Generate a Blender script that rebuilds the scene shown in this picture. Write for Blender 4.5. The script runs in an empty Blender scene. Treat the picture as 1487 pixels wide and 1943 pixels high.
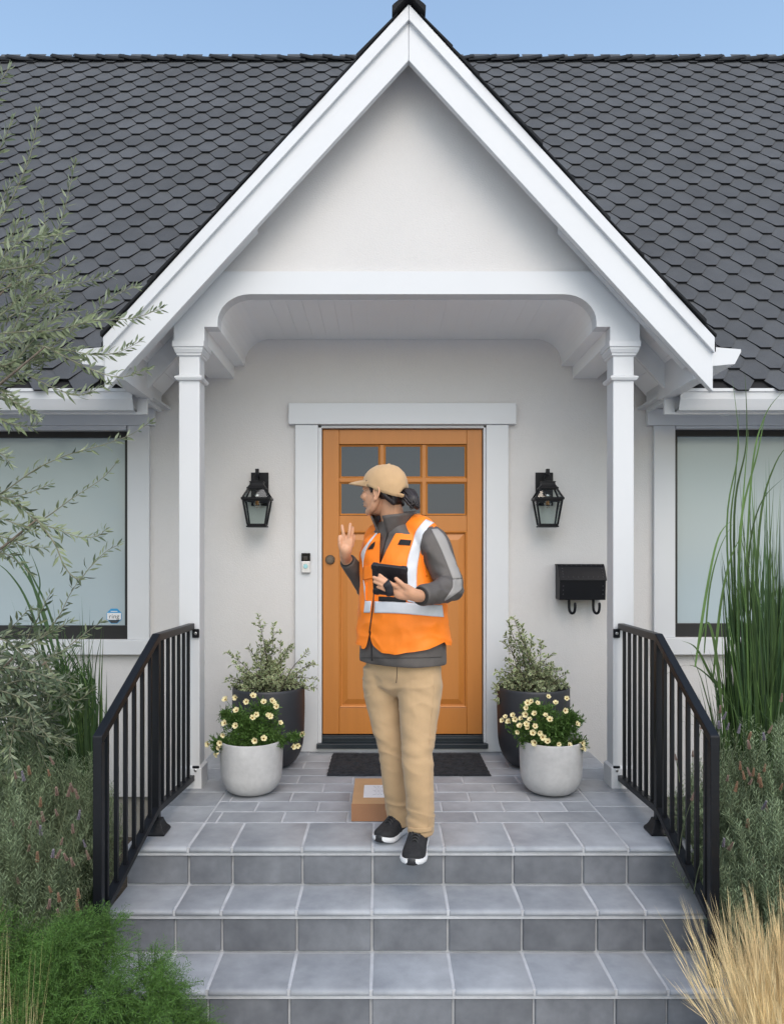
import bpy, bmesh, math, random
from mathutils import Vector, Matrix, noise
from mathutils.bvhtree import BVHTree

R = math.radians
C = bpy.context.scene.collection
rnd = random.Random(7)

# ------------------------------------------------------------------ camera
FPX, CX, CY, ZC = 1400.0, 728.0, 1070.0, 1.75
cam_d = bpy.data.cameras.new('camera')
cam = bpy.data.objects.new('camera', cam_d)
C.objects.link(cam)
cam.location = (0, 0, ZC)
cam.rotation_euler = (R(90), 0, 0)
cam_d.sensor_fit = 'AUTO'
cam_d.sensor_width = 36.0
cam_d.lens = 36.0 * FPX / 1943.0
cam_d.shift_x = (743.5 - CX) / 1943.0
cam_d.shift_y = (CY - 971.5) / 1943.0
cam_d.clip_end = 2000
bpy.context.scene.camera = cam

# ------------------------------------------------------------------ world, sun, exposure
SUN_EL, SUN_AZ = 48.0, 14.0          # elevation, degrees to the right of straight behind the camera
world = bpy.data.worlds.new('World')
bpy.context.scene.world = world
world.use_nodes = True
nt = world.node_tree
sky = nt.nodes.new('ShaderNodeTexSky')
sky.sky_type = 'NISHITA'
sky.sun_disc = False
sky.sun_elevation = R(SUN_EL)
sky.sun_rotation = R(180 - SUN_AZ)
sky.air_density = 1.6
sky.dust_density = 2.1
sky.ozone_density = 1.2
nt.links.new(sky.outputs[0], nt.nodes['Background'].inputs[0])
nt.nodes['Background'].inputs[1].default_value = 0.15
sun_d = bpy.data.lights.new('sun', 'SUN')
sun_d.energy = 0.6
sun_d.angle = R(50)
sun_d.color = (1.0, 0.97, 0.94)
sun = bpy.data.objects.new('sun', sun_d)
C.objects.link(sun)
sv = Vector((math.sin(R(SUN_AZ)) * math.cos(R(SUN_EL)), -math.cos(R(SUN_AZ)) * math.cos(R(SUN_EL)), math.sin(R(SUN_EL))))
sun.rotation_euler = sv.to_track_quat('Z', 'Y').to_euler()
vs = bpy.context.scene.view_settings
vs.view_transform = 'Standard'
vs.look = 'None'
vs.exposure = 0.70
vs.gamma = 1.0
vs.use_curve_mapping = False


# ------------------------------------------------------------------ helpers
def W(px, py, Y):
    return Vector(((px - CX) * Y / FPX, Y, ZC + (CY - py) * Y / FPX))


def XW(px, Y):
    return (px - CX) * Y / FPX


def ZW(py, Y):
    return ZC + (CY - py) * Y / FPX


class MB:
    def __init__(self):
        self.v, self.f, self.m = [], [], []

    def add(self, verts, faces, mat=0):
        o = len(self.v)
        self.v.extend(tuple(p) for p in verts)
        for f in faces:
            self.f.append(tuple(i + o for i in f))
            self.m.append(mat)

    def box(self, x0, x1, y0, y1, z0, z1, mat=0):
        if x0 > x1: x0, x1 = x1, x0
        if y0 > y1: y0, y1 = y1, y0
        if z0 > z1: z0, z1 = z1, z0
        self.add([(x0, y0, z0), (x1, y0, z0), (x1, y1, z0), (x0, y1, z0), (x0, y0, z1), (x1, y0, z1), (x1, y1, z1), (x0, y1, z1)],
                 [(0, 3, 2, 1), (4, 5, 6, 7), (0, 1, 5, 4), (1, 2, 6, 5), (2, 3, 7, 6), (3, 0, 4, 7)], mat)

    def prism(self, pts, d, mat=0):
        """closed prism: polygon pts (3-D) swept by vector d"""
        n = len(pts)
        d = Vector(d)
        a = [Vector(p) for p in pts]
        nrm = Vector((0, 0, 0))
        for i in range(n):
            nrm += a[i].cross(a[(i + 1) % n])
        if nrm.dot(d) > 0:
            a.reverse()
        b = [p + d for p in a]
        fs = [tuple(range(n)), tuple(range(2 * n - 1, n - 1, -1))]
        for i in range(n):
            j = (i + 1) % n
            fs.append((j, i, i + n, j + n))
        self.add(a + b, fs, mat)

    def bar(self, p0, p1, w, h, up=(0, 0, 1), mat=0):
        """square bar from p0 to p1, w across, h along up"""
        p0, p1 = Vector(p0), Vector(p1)
        d = (p1 - p0).normalized()
        up = Vector(up)
        s = d.cross(up).normalized()
        u = s.cross(d).normalized()
        q = [p0 + s * (w / 2) + u * (h / 2), p0 - s * (w / 2) + u * (h / 2), p0 - s * (w / 2) - u * (h / 2), p0 + s * (w / 2) - u * (h / 2)]
        self.prism(q, p1 - p0, mat)

    def rings(self, rs, cap=True, mat=0, closed=True):
        n = len(rs[0])
        vs_, fs = [], []
        for r in rs:
            vs_.extend(r)
        for k in range(len(rs) - 1):
            for i in range(n if closed else n - 1):
                j = (i + 1) % n
                fs.append((k * n + i, k * n + j, (k + 1) * n + j, (k + 1) * n + i))
        if cap and closed:
            fs.append(tuple(range(n - 1, -1, -1)))
            fs.append(tuple((len(rs) - 1) * n + i for i in range(n)))
        self.add(vs_, fs, mat)

    def lathe(self, prof, c, n=32, mat=0, cap=True):
        rs = []
        for (r, z) in prof:
            rs.append([(c[0] + r * math.cos(2 * math.pi * i / n), c[1] + r * math.sin(2 * math.pi * i / n), c[2] + z) for i in range(n)])
        self.rings(rs, cap, mat)

    def tube(self, pts, radii, n=10, mat=0, rounded=True, flat=None, sub=4):
        """tube along a smoothed polyline; flat=(dir, factor) squashes it along dir"""
        P, Q = smooth_path(pts, radii, sub)
        rs = []
        m = len(P)
        T = [(P[min(i + 1, m - 1)] - P[max(i - 1, 0)]).normalized() for i in range(m)]
        ref = Vector((0, 0, 1)) if abs(T[0].z) < 0.85 else Vector((1, 0, 0))
        if flat:
            ref = Vector(flat[0])
        seq = []
        if rounded:
            for a in (80, 55, 28):
                seq.append((P[0] - T[0] * Q[0] * math.sin(R(a)), T[0], Q[0] * math.cos(R(a))))
        seq += [(P[i], T[i], Q[i]) for i in range(m)]
        if rounded:
            for a in (28, 55, 80):
                seq.append((P[-1] + T[-1] * Q[-1] * math.sin(R(a)), T[-1], Q[-1] * math.cos(R(a))))
        for (c, t, r) in seq:
            u = (ref - t * ref.dot(t))
            if u.length < 1e-4:
                u = Vector((1, 0, 0)) - t * t.x
            u.normalize()
            w = t.cross(u)
            fu = flat[1] if flat else 1.0
            rs.append([c + u * (r * fu * math.cos(2 * math.pi * i / n)) + w * (r * math.sin(2 * math.pi * i / n)) for i in range(n)])
        self.rings(rs, True, mat)

    def ellipsoid(self, c, r, n=20, mat=0, M=None):
        c = Vector(c)
        rs = []
        k = n // 2
        for j in range(k + 1):
            a = -math.pi / 2 + math.pi * (j + 0.02) / (k + 0.04)
            rs.append([])
            for i in range(n):
                b = 2 * math.pi * i / n
                p = Vector((r[0] * math.cos(a) * math.cos(b), r[1] * math.cos(a) * math.sin(b), r[2] * math.sin(a)))
                rs[-1].append(c + (M @ p if M else p))
        self.rings(rs, True, mat)

    def xf(self, M):
        self.v = [tuple(M @ Vector(p)) for p in self.v]
        return self

    def mesh(self, name, mats, smooth=False):
        me = bpy.data.meshes.new(name)
        me.from_pydata(self.v, [], self.f)
        for m in (mats if isinstance(mats, (list, tuple)) else [mats]):
            me.materials.append(m)
        if any(self.m):
            me.polygons.foreach_set('material_index', self.m)
        if smooth:
            me.polygons.foreach_set('use_smooth', [True] * len(me.polygons))
        me.update()
        return me

    def build(self, name, mats, parent=None, smooth=False, bevel=0, seg=2):
        return link(name, self.mesh(name, mats, smooth), parent, bevel, seg)


def smooth_path(pts, radii, sub):
    P = [Vector(p) for p in pts]
    if len(P) == 2 or sub <= 1:
        return P, list(radii)
    out, q = [], []
    n = len(P)
    for i in range(n - 1):
        p0, p1, p2, p3 = P[max(i - 1, 0)], P[i], P[i + 1], P[min(i + 2, n - 1)]
        for k in range(sub):
            t = k / sub
            out.append(0.5 * ((2 * p1) + (p2 - p0) * t + (2 * p0 - 5 * p1 + 4 * p2 - p3) * t * t + (3 * p1 - p0 - 3 * p2 + p3) * t ** 3))
            q.append(radii[i] * (1 - t) + radii[i + 1] * t)
    out.append(P[-1]); q.append(radii[-1])
    return out, q


def link(name, me, parent=None, bevel=0, seg=2):
    o = bpy.data.objects.new(name, me)
    C.objects.link(o)
    if parent is not None:
        o.parent = parent
        o.matrix_parent_inverse = PINV[parent.name] if parent.name in PINV else Matrix()
    if bevel:
        b = o.modifiers.new('bevel', 'BEVEL')
        b.width = bevel
        b.segments = seg
        b.limit_method = 'ANGLE'
        b.angle_limit = R(40)
    return o


PINV = {}


def thing(name, label, cat, loc, group=None):
    o = bpy.data.objects.new(name, None)
    C.objects.link(o)
    o.location = loc
    o.empty_display_size = 0.1
    o['label'] = label
    o['category'] = cat
    if group:
        o['group'] = group
    PINV[o.name] = Matrix.Translation(Vector(loc)).inverted()
    return o


def tag(o, label, cat, group=None):
    o['label'] = label
    o['category'] = cat
    if group:
        o['group'] = group
    return o


def struct(o):
    o['kind'] = 'structure'
    return o


def stuff(o):
    o['kind'] = 'stuff'
    return o


def auto_smooth(o, ang=35):
    me = o.data
    me.polygons.foreach_set('use_smooth', [True] * len(me.polygons))
    try:
        me.set_sharp_from_angle(angle=R(ang))
    except Exception:
        pass
    return o


# ------------------------------------------------------------------ materials
def srgb(r, g, b):
    f = lambda c: (c / 255 / 12.92) if c / 255 <= 0.04045 else ((c / 255 + 0.055) / 1.055) ** 2.4
    return (f(r), f(g), f(b))


def pm(name, col, rough=0.5, var=0.08, vscale=6.0, bump=0.0, bscale=150.0, spec=0.5, metal=0.0, rand=0.0, island=0.0,
       back=None, coat=0.0, stretch=None, detail=4.0, col2=None, sss=0.0, sheen=0.0, trans=0.0, bdist=0.02, fine=0.0, fscale=300.0, crease=None):
    m = bpy.data.materials.new(name)
    m.use_nodes = True
    t = m.node_tree
    N, L = t.nodes, t.links
    b = N['Principled BSDF']
    tc = N.new('ShaderNodeTexCoord')
    co = tc.outputs['Object']
    oi = None
    if rand:
        oi = N.new('ShaderNodeObjectInfo')
        sc_ = N.new('ShaderNodeVectorMath'); sc_.operation = 'SCALE'
        cmb = N.new('ShaderNodeCombineXYZ')
        for i in range(3): L.new(oi.outputs['Random'], cmb.inputs[i])
        L.new(cmb.outputs[0], sc_.inputs[0]); sc_.inputs['Scale'].default_value = 37.0
        ad = N.new('ShaderNodeVectorMath'); ad.operation = 'ADD'
        L.new(co, ad.inputs[0]); L.new(sc_.outputs[0], ad.inputs[1])
        co = ad.outputs[0]
    if stretch:
        mp = N.new('ShaderNodeMapping'); mp.inputs['Scale'].default_value = stretch
        L.new(co, mp.inputs[0]); co = mp.outputs[0]
    nz = N.new('ShaderNodeTexNoise'); nz.inputs['Scale'].default_value = vscale; nz.inputs['Detail'].default_value = detail
    nz.inputs['Roughness'].default_value = 0.6
    L.new(co, nz.inputs['Vector'])
    rp = N.new('ShaderNodeValToRGB')
    c2 = col2 if col2 else tuple(min(1.0, c * (1 + var)) for c in col)
    rp.color_ramp.elements[0].position = 0.3; rp.color_ramp.elements[1].position = 0.7
    rp.color_ramp.elements[0].color = (*[c * (1 - var) for c in col], 1) if not col2 else (*col, 1)
    rp.color_ramp.elements[1].color = (*c2, 1)
    L.new(nz.outputs['Fac'], rp.inputs[0])
    out = rp.outputs[0]

    def scaled(out, src, lo, hi):
        mr = N.new('ShaderNodeMapRange'); L.new(src, mr.inputs[0])
        mr.inputs[3].default_value = lo; mr.inputs[4].default_value = hi
        hv = N.new('ShaderNodeHueSaturation'); L.new(mr.outputs[0], hv.inputs['Value']); L.new(out, hv.inputs['Color'])
        return hv.outputs[0]
    if fine:
        nf = N.new('ShaderNodeTexNoise'); nf.inputs['Scale'].default_value = fscale; nf.inputs['Detail'].default_value = 2
        L.new(co, nf.inputs['Vector'])
        out = scaled(out, nf.outputs['Fac'], 1 - fine, 1 + fine)
    if rand:
        out = scaled(out, oi.outputs['Random'], 1 - rand, 1 + rand)
    if island:
        ge = N.new('ShaderNodeNewGeometry')
        out = scaled(out, ge.outputs['Random Per Island'], 1 - island, 1 + island)
    if back:
        ge2 = N.new('ShaderNodeNewGeometry')
        mx = N.new('ShaderNodeMix'); mx.data_type = 'RGBA'
        L.new(ge2.outputs['Backfacing'], mx.inputs[0]); L.new(out, mx.inputs[6]); mx.inputs[7].default_value = (*back, 1)
        out = mx.outputs[2]
    L.new(out, b.inputs['Base Color'])
    b.inputs['Roughness'].default_value = rough
    b.inputs['Specular IOR Level'].default_value = spec
    b.inputs['Metallic'].default_value = metal
    b.inputs['Coat Weight'].default_value = coat
    if sheen: b.inputs['Sheen Weight'].default_value = sheen
    if sss:
        b.inputs['Subsurface Weight'].default_value = sss
        b.inputs['Subsurface Radius'].default_value = (0.012, 0.005, 0.003)
        b.inputs['Subsurface Scale'].default_value = 0.6
    if bump:
        bn = N.new('ShaderNodeTexNoise'); bn.inputs['Scale'].default_value = bscale; bn.inputs['Detail'].default_value = 3
        L.new(co, bn.inputs['Vector'])
        bp = N.new('ShaderNodeBump'); bp.inputs['Strength'].default_value = bump; bp.inputs['Distance'].default_value = bdist
        L.new(bn.outputs['Fac'], bp.inputs['Height'])
        if crease:                 # (scale, strength, distance, stretch) ridged folds below the weave
            mp2 = N.new('ShaderNodeMapping'); mp2.inputs['Scale'].default_value = crease[3]; mp2.inputs['Rotation'].default_value = (0, 0.5, 0)
            L.new(tc.outputs['Object'], mp2.inputs[0])
            cn = N.new('ShaderNodeTexNoise'); cn.inputs['Scale'].default_value = crease[0]; cn.inputs['Detail'].default_value = 2
            cn.noise_type = 'RIDGED_MULTIFRACTAL'; cn.normalize = True
            L.new(mp2.outputs[0], cn.inputs['Vector'])
            bp2 = N.new('ShaderNodeBump'); bp2.inputs['Strength'].default_value = crease[1]; bp2.inputs['Distance'].default_value = crease[2]
            L.new(cn.outputs['Fac'], bp2.inputs['Height']); L.new(bp2.outputs[0], bp.inputs['Normal'])
        L.new(bp.outputs[0], b.inputs['Normal'])
    if trans:                      # thin leaf: some light passes through
        td = N.new('ShaderNodeBsdfTranslucent'); L.new(out, td.inputs[0])
        ms = N.new('ShaderNodeMixShader'); ms.inputs[0].default_value = trans
        L.new(b.outputs[0], ms.inputs[1]); L.new(td.outputs[0], ms.inputs[2])
        L.new(ms.outputs[0], N['Material Output'].inputs[0])
    return m


M = {}
M['stucco'] = pm('stucco', (0.605, 0.588, 0.578), 0.9, 0.025, 1.6, bump=0.3, bscale=130, bdist=0.006, fine=0.025, fscale=70)
M['white'] = pm('white_paint', (0.615, 0.625, 0.643), 0.45, 0.02, 1.5, bump=0.03, bscale=60, bdist=0.004)
M['ceiling'] = pm('lifted_ceiling_white', (0.82, 0.825, 0.835), 0.6, 0.02, 1.5)  # white lightened so the colour makes up for weak light under the porch
M['concrete_base'] = pm('foundation_concrete', (0.33, 0.31, 0.275), 0.9, 0.15, 5, bump=0.3, bscale=90, bdist=0.008)
M['door'] = pm('door_paint', (0.48, 0.178, 0.033), 0.42, 0.05, 2.2, bump=0.05, bscale=10, stretch=(6, 6, 0.5), bdist=0.003, fine=0.025, fscale=26)
M['black_paint'] = pm('black_metal', (0.006, 0.0065, 0.009), 0.42, 0.2, 6, spec=0.22, bump=0.03, bscale=240, bdist=0.002)
M['rail'] = pm('rail_metal', (0.0055, 0.0065, 0.009), 0.42, 0.2, 6, spec=0.3, bump=0.03, bscale=240, bdist=0.002)
M['frame_black'] = pm('window_frame_black', (0.008, 0.008, 0.009), 0.4, 0.1)
M['sill_black'] = pm('threshold_metal', (0.018, 0.026, 0.034), 0.35, 0.1, 5)
M['shingle'] = pm('shingle', (0.074, 0.078, 0.085), 0.92, 0.14, 3.5, bump=0.5, bscale=420, rand=0.13, bdist=0.006, fine=0.3, fscale=330)
M['shingle_far'] = pm('shingle_field', (0.074, 0.078, 0.085), 0.92, 0.14, 3.5, bump=0.5, bscale=420, island=0.13, bdist=0.006, fine=0.3, fscale=330)
M['roof_deck'] = pm('roof_felt', (0.012, 0.012, 0.014), 0.95, 0.2, 5)
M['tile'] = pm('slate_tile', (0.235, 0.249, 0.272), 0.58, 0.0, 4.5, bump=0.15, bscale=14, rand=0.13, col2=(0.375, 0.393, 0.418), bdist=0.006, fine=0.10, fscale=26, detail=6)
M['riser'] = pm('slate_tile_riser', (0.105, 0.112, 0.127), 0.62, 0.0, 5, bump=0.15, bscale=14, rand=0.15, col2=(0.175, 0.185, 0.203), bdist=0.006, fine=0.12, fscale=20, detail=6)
M['grout'] = pm('grout', (0.46, 0.47, 0.49), 0.9, 0.15, 9, bump=0.3, bscale=120, bdist=0.005)
M['mat'] = pm('mat_fibre', (0.022, 0.025, 0.031), 0.95, 0.5, 30, bump=1.0, bscale=160, bdist=0.02, fine=0.5, fscale=140)
M['pot_dark'] = pm('dark_planter', (0.026, 0.028, 0.034), 0.5, 0.15, 4, bump=0.08, bscale=90, bdist=0.004)
M['pot_concrete'] = pm('concrete_planter', (0.40, 0.40, 0.405), 0.75, 0.0, 7, col2=(0.52, 0.52, 0.52), bump=0.2, bscale=70, bdist=0.004, detail=7, fine=0.10, fscale=40)
M['soil'] = pm('soil', (0.030, 0.022, 0.016), 0.95, 0.4, 20, bump=1.0, bscale=70, bdist=0.02)
M['ground'] = pm('garden_soil', (0.085, 0.068, 0.052), 0.95, 0.4, 6, bump=1.0, bscale=50, bdist=0.03)
M['path_bounce'] = pm('path_bounce_concrete', (0.54, 0.545, 0.555), 0.85, 0.15, 3, bump=0.3, bscale=60, bdist=0.01)  # pale and out of view, brightened to throw fill light into the porch
M['card'] = pm('cardboard', (0.50, 0.285, 0.135), 0.85, 0.06, 8, bump=0.1, bscale=60, bdist=0.003)
M['card_shaded'] = pm('cardboard_shaded', (0.30, 0.150, 0.078), 0.85, 0.06, 8, bump=0.1, bscale=60, bdist=0.003)  # same cardboard, darkened to paint in the shade on the front face
M['paper'] = pm('label_paper', (0.72, 0.70, 0.69), 0.6, 0.03)
M['print'] = pm('label_print', (0.36, 0.35, 0.36), 0.7, 0.1)
M['tape'] = pm('packing_tape', (0.50, 0.32, 0.18), 0.2, 0.05)
M['knob'] = pm('aged_nickel', (0.16, 0.13, 0.105), 0.4, 0.2, 30, metal=0.9)
M['screw'] = pm('steel_screw', (0.5, 0.5, 0.5), 0.35, 0.1, metal=1.0)
M['silver'] = pm('satin_nickel', (0.62, 0.61, 0.61), 0.35, 0.03, 5, metal=0.5)
M['gloss_black'] = pm('gloss_black', (0.004, 0.004, 0.005), 0.25, 0.0, spec=0.2)
M['lens'] = pm('camera_lens', (0.02, 0.02, 0.024), 0.15, 0.0)
M['teal'] = pm('button_teal', (0.30, 0.56, 0.60), 0.35, 0.05)
M['chrome'] = pm('socket_chrome', (0.72, 0.72, 0.72), 0.2, 0.0, metal=0.8)
M['brass'] = pm('bulb_filament', (0.6, 0.30, 0.08), 0.4, 0.0)
M['st_blue'] = pm('sticker_blue', (0.03, 0.28, 0.56), 0.4, 0.02)
M['st_white'] = pm('sticker_white', (0.74, 0.74, 0.75), 0.4, 0.02)
M['st_black'] = pm('sticker_black', (0.015, 0.018, 0.02), 0.4, 0.02)
M['st_grey'] = pm('sticker_text', (0.10, 0.11, 0.12), 0.4, 0.02)


def glass_mat(name, tint, fac, rough=0.03):
    m = bpy.data.materials.new(name); m.use_nodes = True
    N, L = m.node_tree.nodes, m.node_tree.links
    N.remove(N['Principled BSDF'])
    tr = N.new('ShaderNodeBsdfTransparent'); tr.inputs[0].default_value = (*tint, 1)
    gl = N.new('ShaderNodeBsdfGlossy'); gl.inputs['Roughness'].default_value = rough
    lw = N.new('ShaderNodeLayerWeight'); lw.inputs[0].default_value = fac
    mx = N.new('ShaderNodeMixShader')
    L.new(lw.outputs['Facing'], mx.inputs[0]); L.new(tr.outputs[0], mx.inputs[1]); L.new(gl.outputs[0], mx.inputs[2])
    L.new(mx.outputs[0], N['Material Output'].inputs[0])
    return m


M['lamp_glass'] = glass_mat('lantern_glass', (0.86, 0.90, 0.89), 0.25)
M['bulb_glass'] = glass_mat('bulb_glass', (0.95, 0.93, 0.9), 0.35)
M['shade_cloth'] = pm('window_glass', (0.38, 0.455, 0.485), 0.14, 0.03, 0.8, spec=0.6, detail=1)
M['door_glass'] = pm('door_glass', (0.060, 0.075, 0.098), 0.12, 0.05, 0.8, spec=0.35, detail=1)

# plants
def leaf(name, col, var=0.25, back=None, trans=0.25, rough=0.55, island=0.3, spec=0.35):
    return pm(name, col, rough, var, 5.0, island=island, back=back, trans=trans, spec=spec)


M['olive'] = leaf('olive_leaf', (0.180, 0.215, 0.120), back=(0.32, 0.365, 0.24), island=0.35)
M['olive_old_shaded'] = leaf('old_shaded_olive_leaf', (0.085, 0.115, 0.068), back=(0.20, 0.235, 0.165), island=0.4)  # older leaves, with the shade low in the crown painted into their colour
M['olive_twig'] = pm('olive_twig', (0.20, 0.195, 0.13), 0.8, 0.2, 12)
M['bark'] = pm('bark', (0.16, 0.13, 0.10), 0.9, 0.3, 14, bump=0.8, bscale=40)
M['reed'] = leaf('reed_blade', (0.085, 0.150, 0.045), island=0.55)
M['reed_dark'] = leaf('dark_reed_blade', (0.055, 0.105, 0.042), island=0.5)
M['lav'] = leaf('lavender_leaf', (0.235, 0.300, 0.170), island=0.35)
M['lav_stem'] = leaf('lavender_stem', (0.155, 0.185, 0.105), island=0.2)
M['lav_fl'] = leaf('lavender_flower', (0.46, 0.33, 0.28), island=0.35)
M['lav_fl2'] = leaf('faded_lavender_flower', (0.50, 0.32, 0.22), island=0.35)
M['lav_fl3'] = leaf('violet_lavender_flower', (0.40, 0.36, 0.43), island=0.35)
M['fern'] = leaf('feathery_leaf', (0.085, 0.175, 0.036), island=0.5)
M['straw'] = leaf('straw_blade', (0.84, 0.65, 0.37), island=0.35, trans=0.15)
M['straw_green'] = leaf('green_straw_blade', (0.36, 0.33, 0.14), island=0.35, trans=0.15)
M['petunia'] = leaf('petunia_leaf', (0.085, 0.165, 0.038), island=0.4)
M['petal'] = leaf('petal', (0.80, 0.71, 0.41), var=0.06, island=0.06, trans=0.2)
M['petal_eye'] = pm('petal_eye', (0.10, 0.035, 0.010), 0.7, 0.2)
M['petal_ring'] = pm('petal_ring', (0.62, 0.42, 0.10), 0.7, 0.15)
M['pitto'] = leaf('shrub_leaf', (0.13, 0.195, 0.090), island=0.35)
M['pitto_edge'] = leaf('shrub_leaf_edge', (0.50, 0.53, 0.32), island=0.2)
M['pitto_stem'] = pm('shrub_stem', (0.055, 0.042, 0.032), 0.8, 0.2)

# ------------------------------------------------------------------ ground
Yw = 4.752
ZP = 0.545                       # porch floor
TR = [(ZP, 3.136), (0.374, 2.929), (0.195, 2.692)]   # tread height, nosing front
JX = [-1.10, -0.833, -0.646, -0.347, -0.047, 0.256, 0.552, 0.85, 1.04, 1.32]

g = MB(); g.add([(-400, -400, -0.02), (400, -400, -0.02), (400, 700, -0.02), (-400, 700, -0.02)], [(0, 1, 2, 3)])
struct(g.build('ground', M['ground']))
g = MB(); g.box(-1.12, 1.34, 1.2, 2.72, -0.10, 0.004); g.box(-25, 25, -40.0, 1.2, -0.10, 0.004)  # walk before the steps, then an unseen forecourt added to bounce light
struct(g.build('path_bounce', M['path_bounce']))

# ------------------------------------------------------------------ steps and porch floor
base = MB()
GR = 0.003
base.box(-1.10, 1.32, TR[0][1] + 0.034, Yw + 0.15, -0.05, ZP - GR)
base.box(-1.095, 1.315, TR[1][1] + 0.034, TR[0][1] + 0.05, -0.05, TR[1][0] - GR)
base.box(-1.09, 1.31, TR[2][1] + 0.034, TR[1][1] + 0.05, -0.05, TR[2][0] - GR)
for (z, y) in TR:                # mortar bed under each nosing
    base.box(-1.09, 1.31, y + 0.010, y + 0.06, z - 0.027, z - 0.0045)
for (z, y) in TR:                # pointed joint below each nosing
    base.box(-1.088, 1.308, y + 0.0125, y + 0.05, z - 0.0395, z - 0.0272)
steps = struct(base.build('porch_steps', M['grout']))
_tile_mesh = {}


def flat_tile(x0, x1, y0, y1, z, name='floor_tile'):
    w, d = round(x1 - x0 - 0.008, 3), round(y1 - y0 - 0.008, 3)
    key = (w, d)
    if key not in _tile_mesh:
        b = MB(); t = 0.014; c = 0.003
        b.rings([[(-w / 2, -d / 2, -t), (w / 2, -d / 2, -t), (w / 2, d / 2, -t), (-w / 2, d / 2, -t)],
                 [(-w / 2, -d / 2, -c), (w / 2, -d / 2, -c), (w / 2, d / 2, -c), (-w / 2, d / 2, -c)],
                 [(-w / 2 + c, -d / 2 + c, 0), (w / 2 - c, -d / 2 + c, 0), (w / 2 - c, d / 2 - c, 0), (-w / 2 + c, d / 2 - c, 0)]])
        _tile_mesh[key] = b.mesh('floor_tile', M['tile'])
    o = link(name, _tile_mesh[key], steps)
    o.location = ((x0 + x1) / 2, (y0 + y1) / 2, z + rnd.uniform(-0.0012, 0.0006))
    o.rotation_euler = (rnd.uniform(-0.003, 0.003), rnd.uniform(-0.002, 0.002), rnd.uniform(-0.004, 0.004))


def nosing_tile(x0, x1, y0, y1, z):
    w, d = round(x1 - x0 - 0.011, 3), round(y1 - y0 - 0.006, 3)
    key = ('n', w, d)
    if key not in _tile_mesh:
        b = MB(); r = 0.017
        prof = [(d, 0.0), (d * 0.6, 0.0), (0.045, 0.0005)]
        for k in range(0, 10):
            a = R(90 + k * 20)
            prof.append((0.019 + math.cos(a) * 0.019 + (0.006 if k == 0 else 0), -r * 0.78 + math.sin(a) * r * 0.78))
        prof += [(0.03, -0.0265), (d, -0.0265)]
        b.rings([[(sx, p[0], p[1]) for p in prof] for sx in (-w / 2, -w / 2 + 0.004, w / 2 - 0.004, w / 2)])
        b.v = [(vx, vy + (0.003 if abs(abs(vx) - w / 2) < 1e-5 else 0), vz - (0.003 if abs(abs(vx) - w / 2) < 1e-5 else 0)) for vx, vy, vz in b.v]
        me = b.mesh('step_tile', M['tile'], True)
        try: me.set_sharp_from_angle(angle=R(50))
        except Exception: pass
        _tile_mesh[key] = me
    o = link('step_tile', _tile_mesh[key], steps)
    o.location = ((x0 + x1) / 2, y0 + rnd.uniform(-0.0015, 0.0015), z + rnd.uniform(-0.001, 0.001))
    o.rotation_euler = (0, rnd.uniform(-0.002, 0.002), rnd.uniform(-0.003, 0.003))


def riser_tile(x0, x1, y, z0, z1):
    w, h = round(x1 - x0 - 0.010, 3), round(z1 - z0, 3)
    key = ('r', w, h)
    if key not in _tile_mesh:
        b = MB(); c = 0.003
        q = lambda e, yy: [(-w / 2 + e, yy, -h / 2 + e), (w / 2 - e, yy, -h / 2 + e), (w / 2 - e, yy, h / 2 - e), (-w / 2 + e, yy, h / 2 - e)]
        b.rings([q(c, 0), q(0, c), q(0, 0.014)][::-1])
        b.f = [tuple(reversed(f)) for f in b.f]
        _tile_mesh[key] = b.mesh('riser_tile', M['riser'])
    o = link('riser_tile', _tile_mesh[key], steps)
    o.location = ((x0 + x1) / 2, y + rnd.uniform(-0.001, 0.001), (z0 + z1) / 2)
    o.rotation_euler = (0, rnd.uniform(-0.003, 0.003), rnd.uniform(-0.003, 0.003))


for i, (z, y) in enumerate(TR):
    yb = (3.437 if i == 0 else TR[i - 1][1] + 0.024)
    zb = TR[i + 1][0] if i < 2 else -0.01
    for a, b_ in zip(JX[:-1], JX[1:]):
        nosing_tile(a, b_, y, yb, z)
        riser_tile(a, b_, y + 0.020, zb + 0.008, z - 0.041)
# porch floor, running bond between two border courses
row = 0
y = 3.437
while y < Yw - 0.02:
    y1 = min(y + 0.1524, Yw - 0.002)
    x = (-0.782 if row % 2 == 0 else -0.630) - 0.305
    while x < 1.04:
        a, b_ = max(x, -0.833), min(x + 0.305, 1.04)
        if b_ - a > 0.03:
            flat_tile(a, b_, y, y1, ZP)
        x += 0.305
    row += 1
    y = y1
y = 3.437
while y < Yw - 0.02:
    y1 = min(y + 0.229, Yw - 0.002)
    flat_tile(-1.10, -0.833, y, y1, ZP)
    flat_tile(1.04, 1.32, y, y1, ZP)
    y = y1

# ------------------------------------------------------------------ house
house = thing('house', 'white stucco cottage with dark hexagon shingle roof and gabled porch over an orange door', 'house', (0.122, Yw, 0.0))
XC, ZA, SL, HW, YB = 0.128, 4.6217, 1.09, 1.565, 3.80      # porch roof: centre, apex, slope, half width, rake plane
YE, ZE, SM, YR, ZR = 4.20, 2.749, 1.468, 6.575, 6.247      # main roof: eave, slope, ridge


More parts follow.
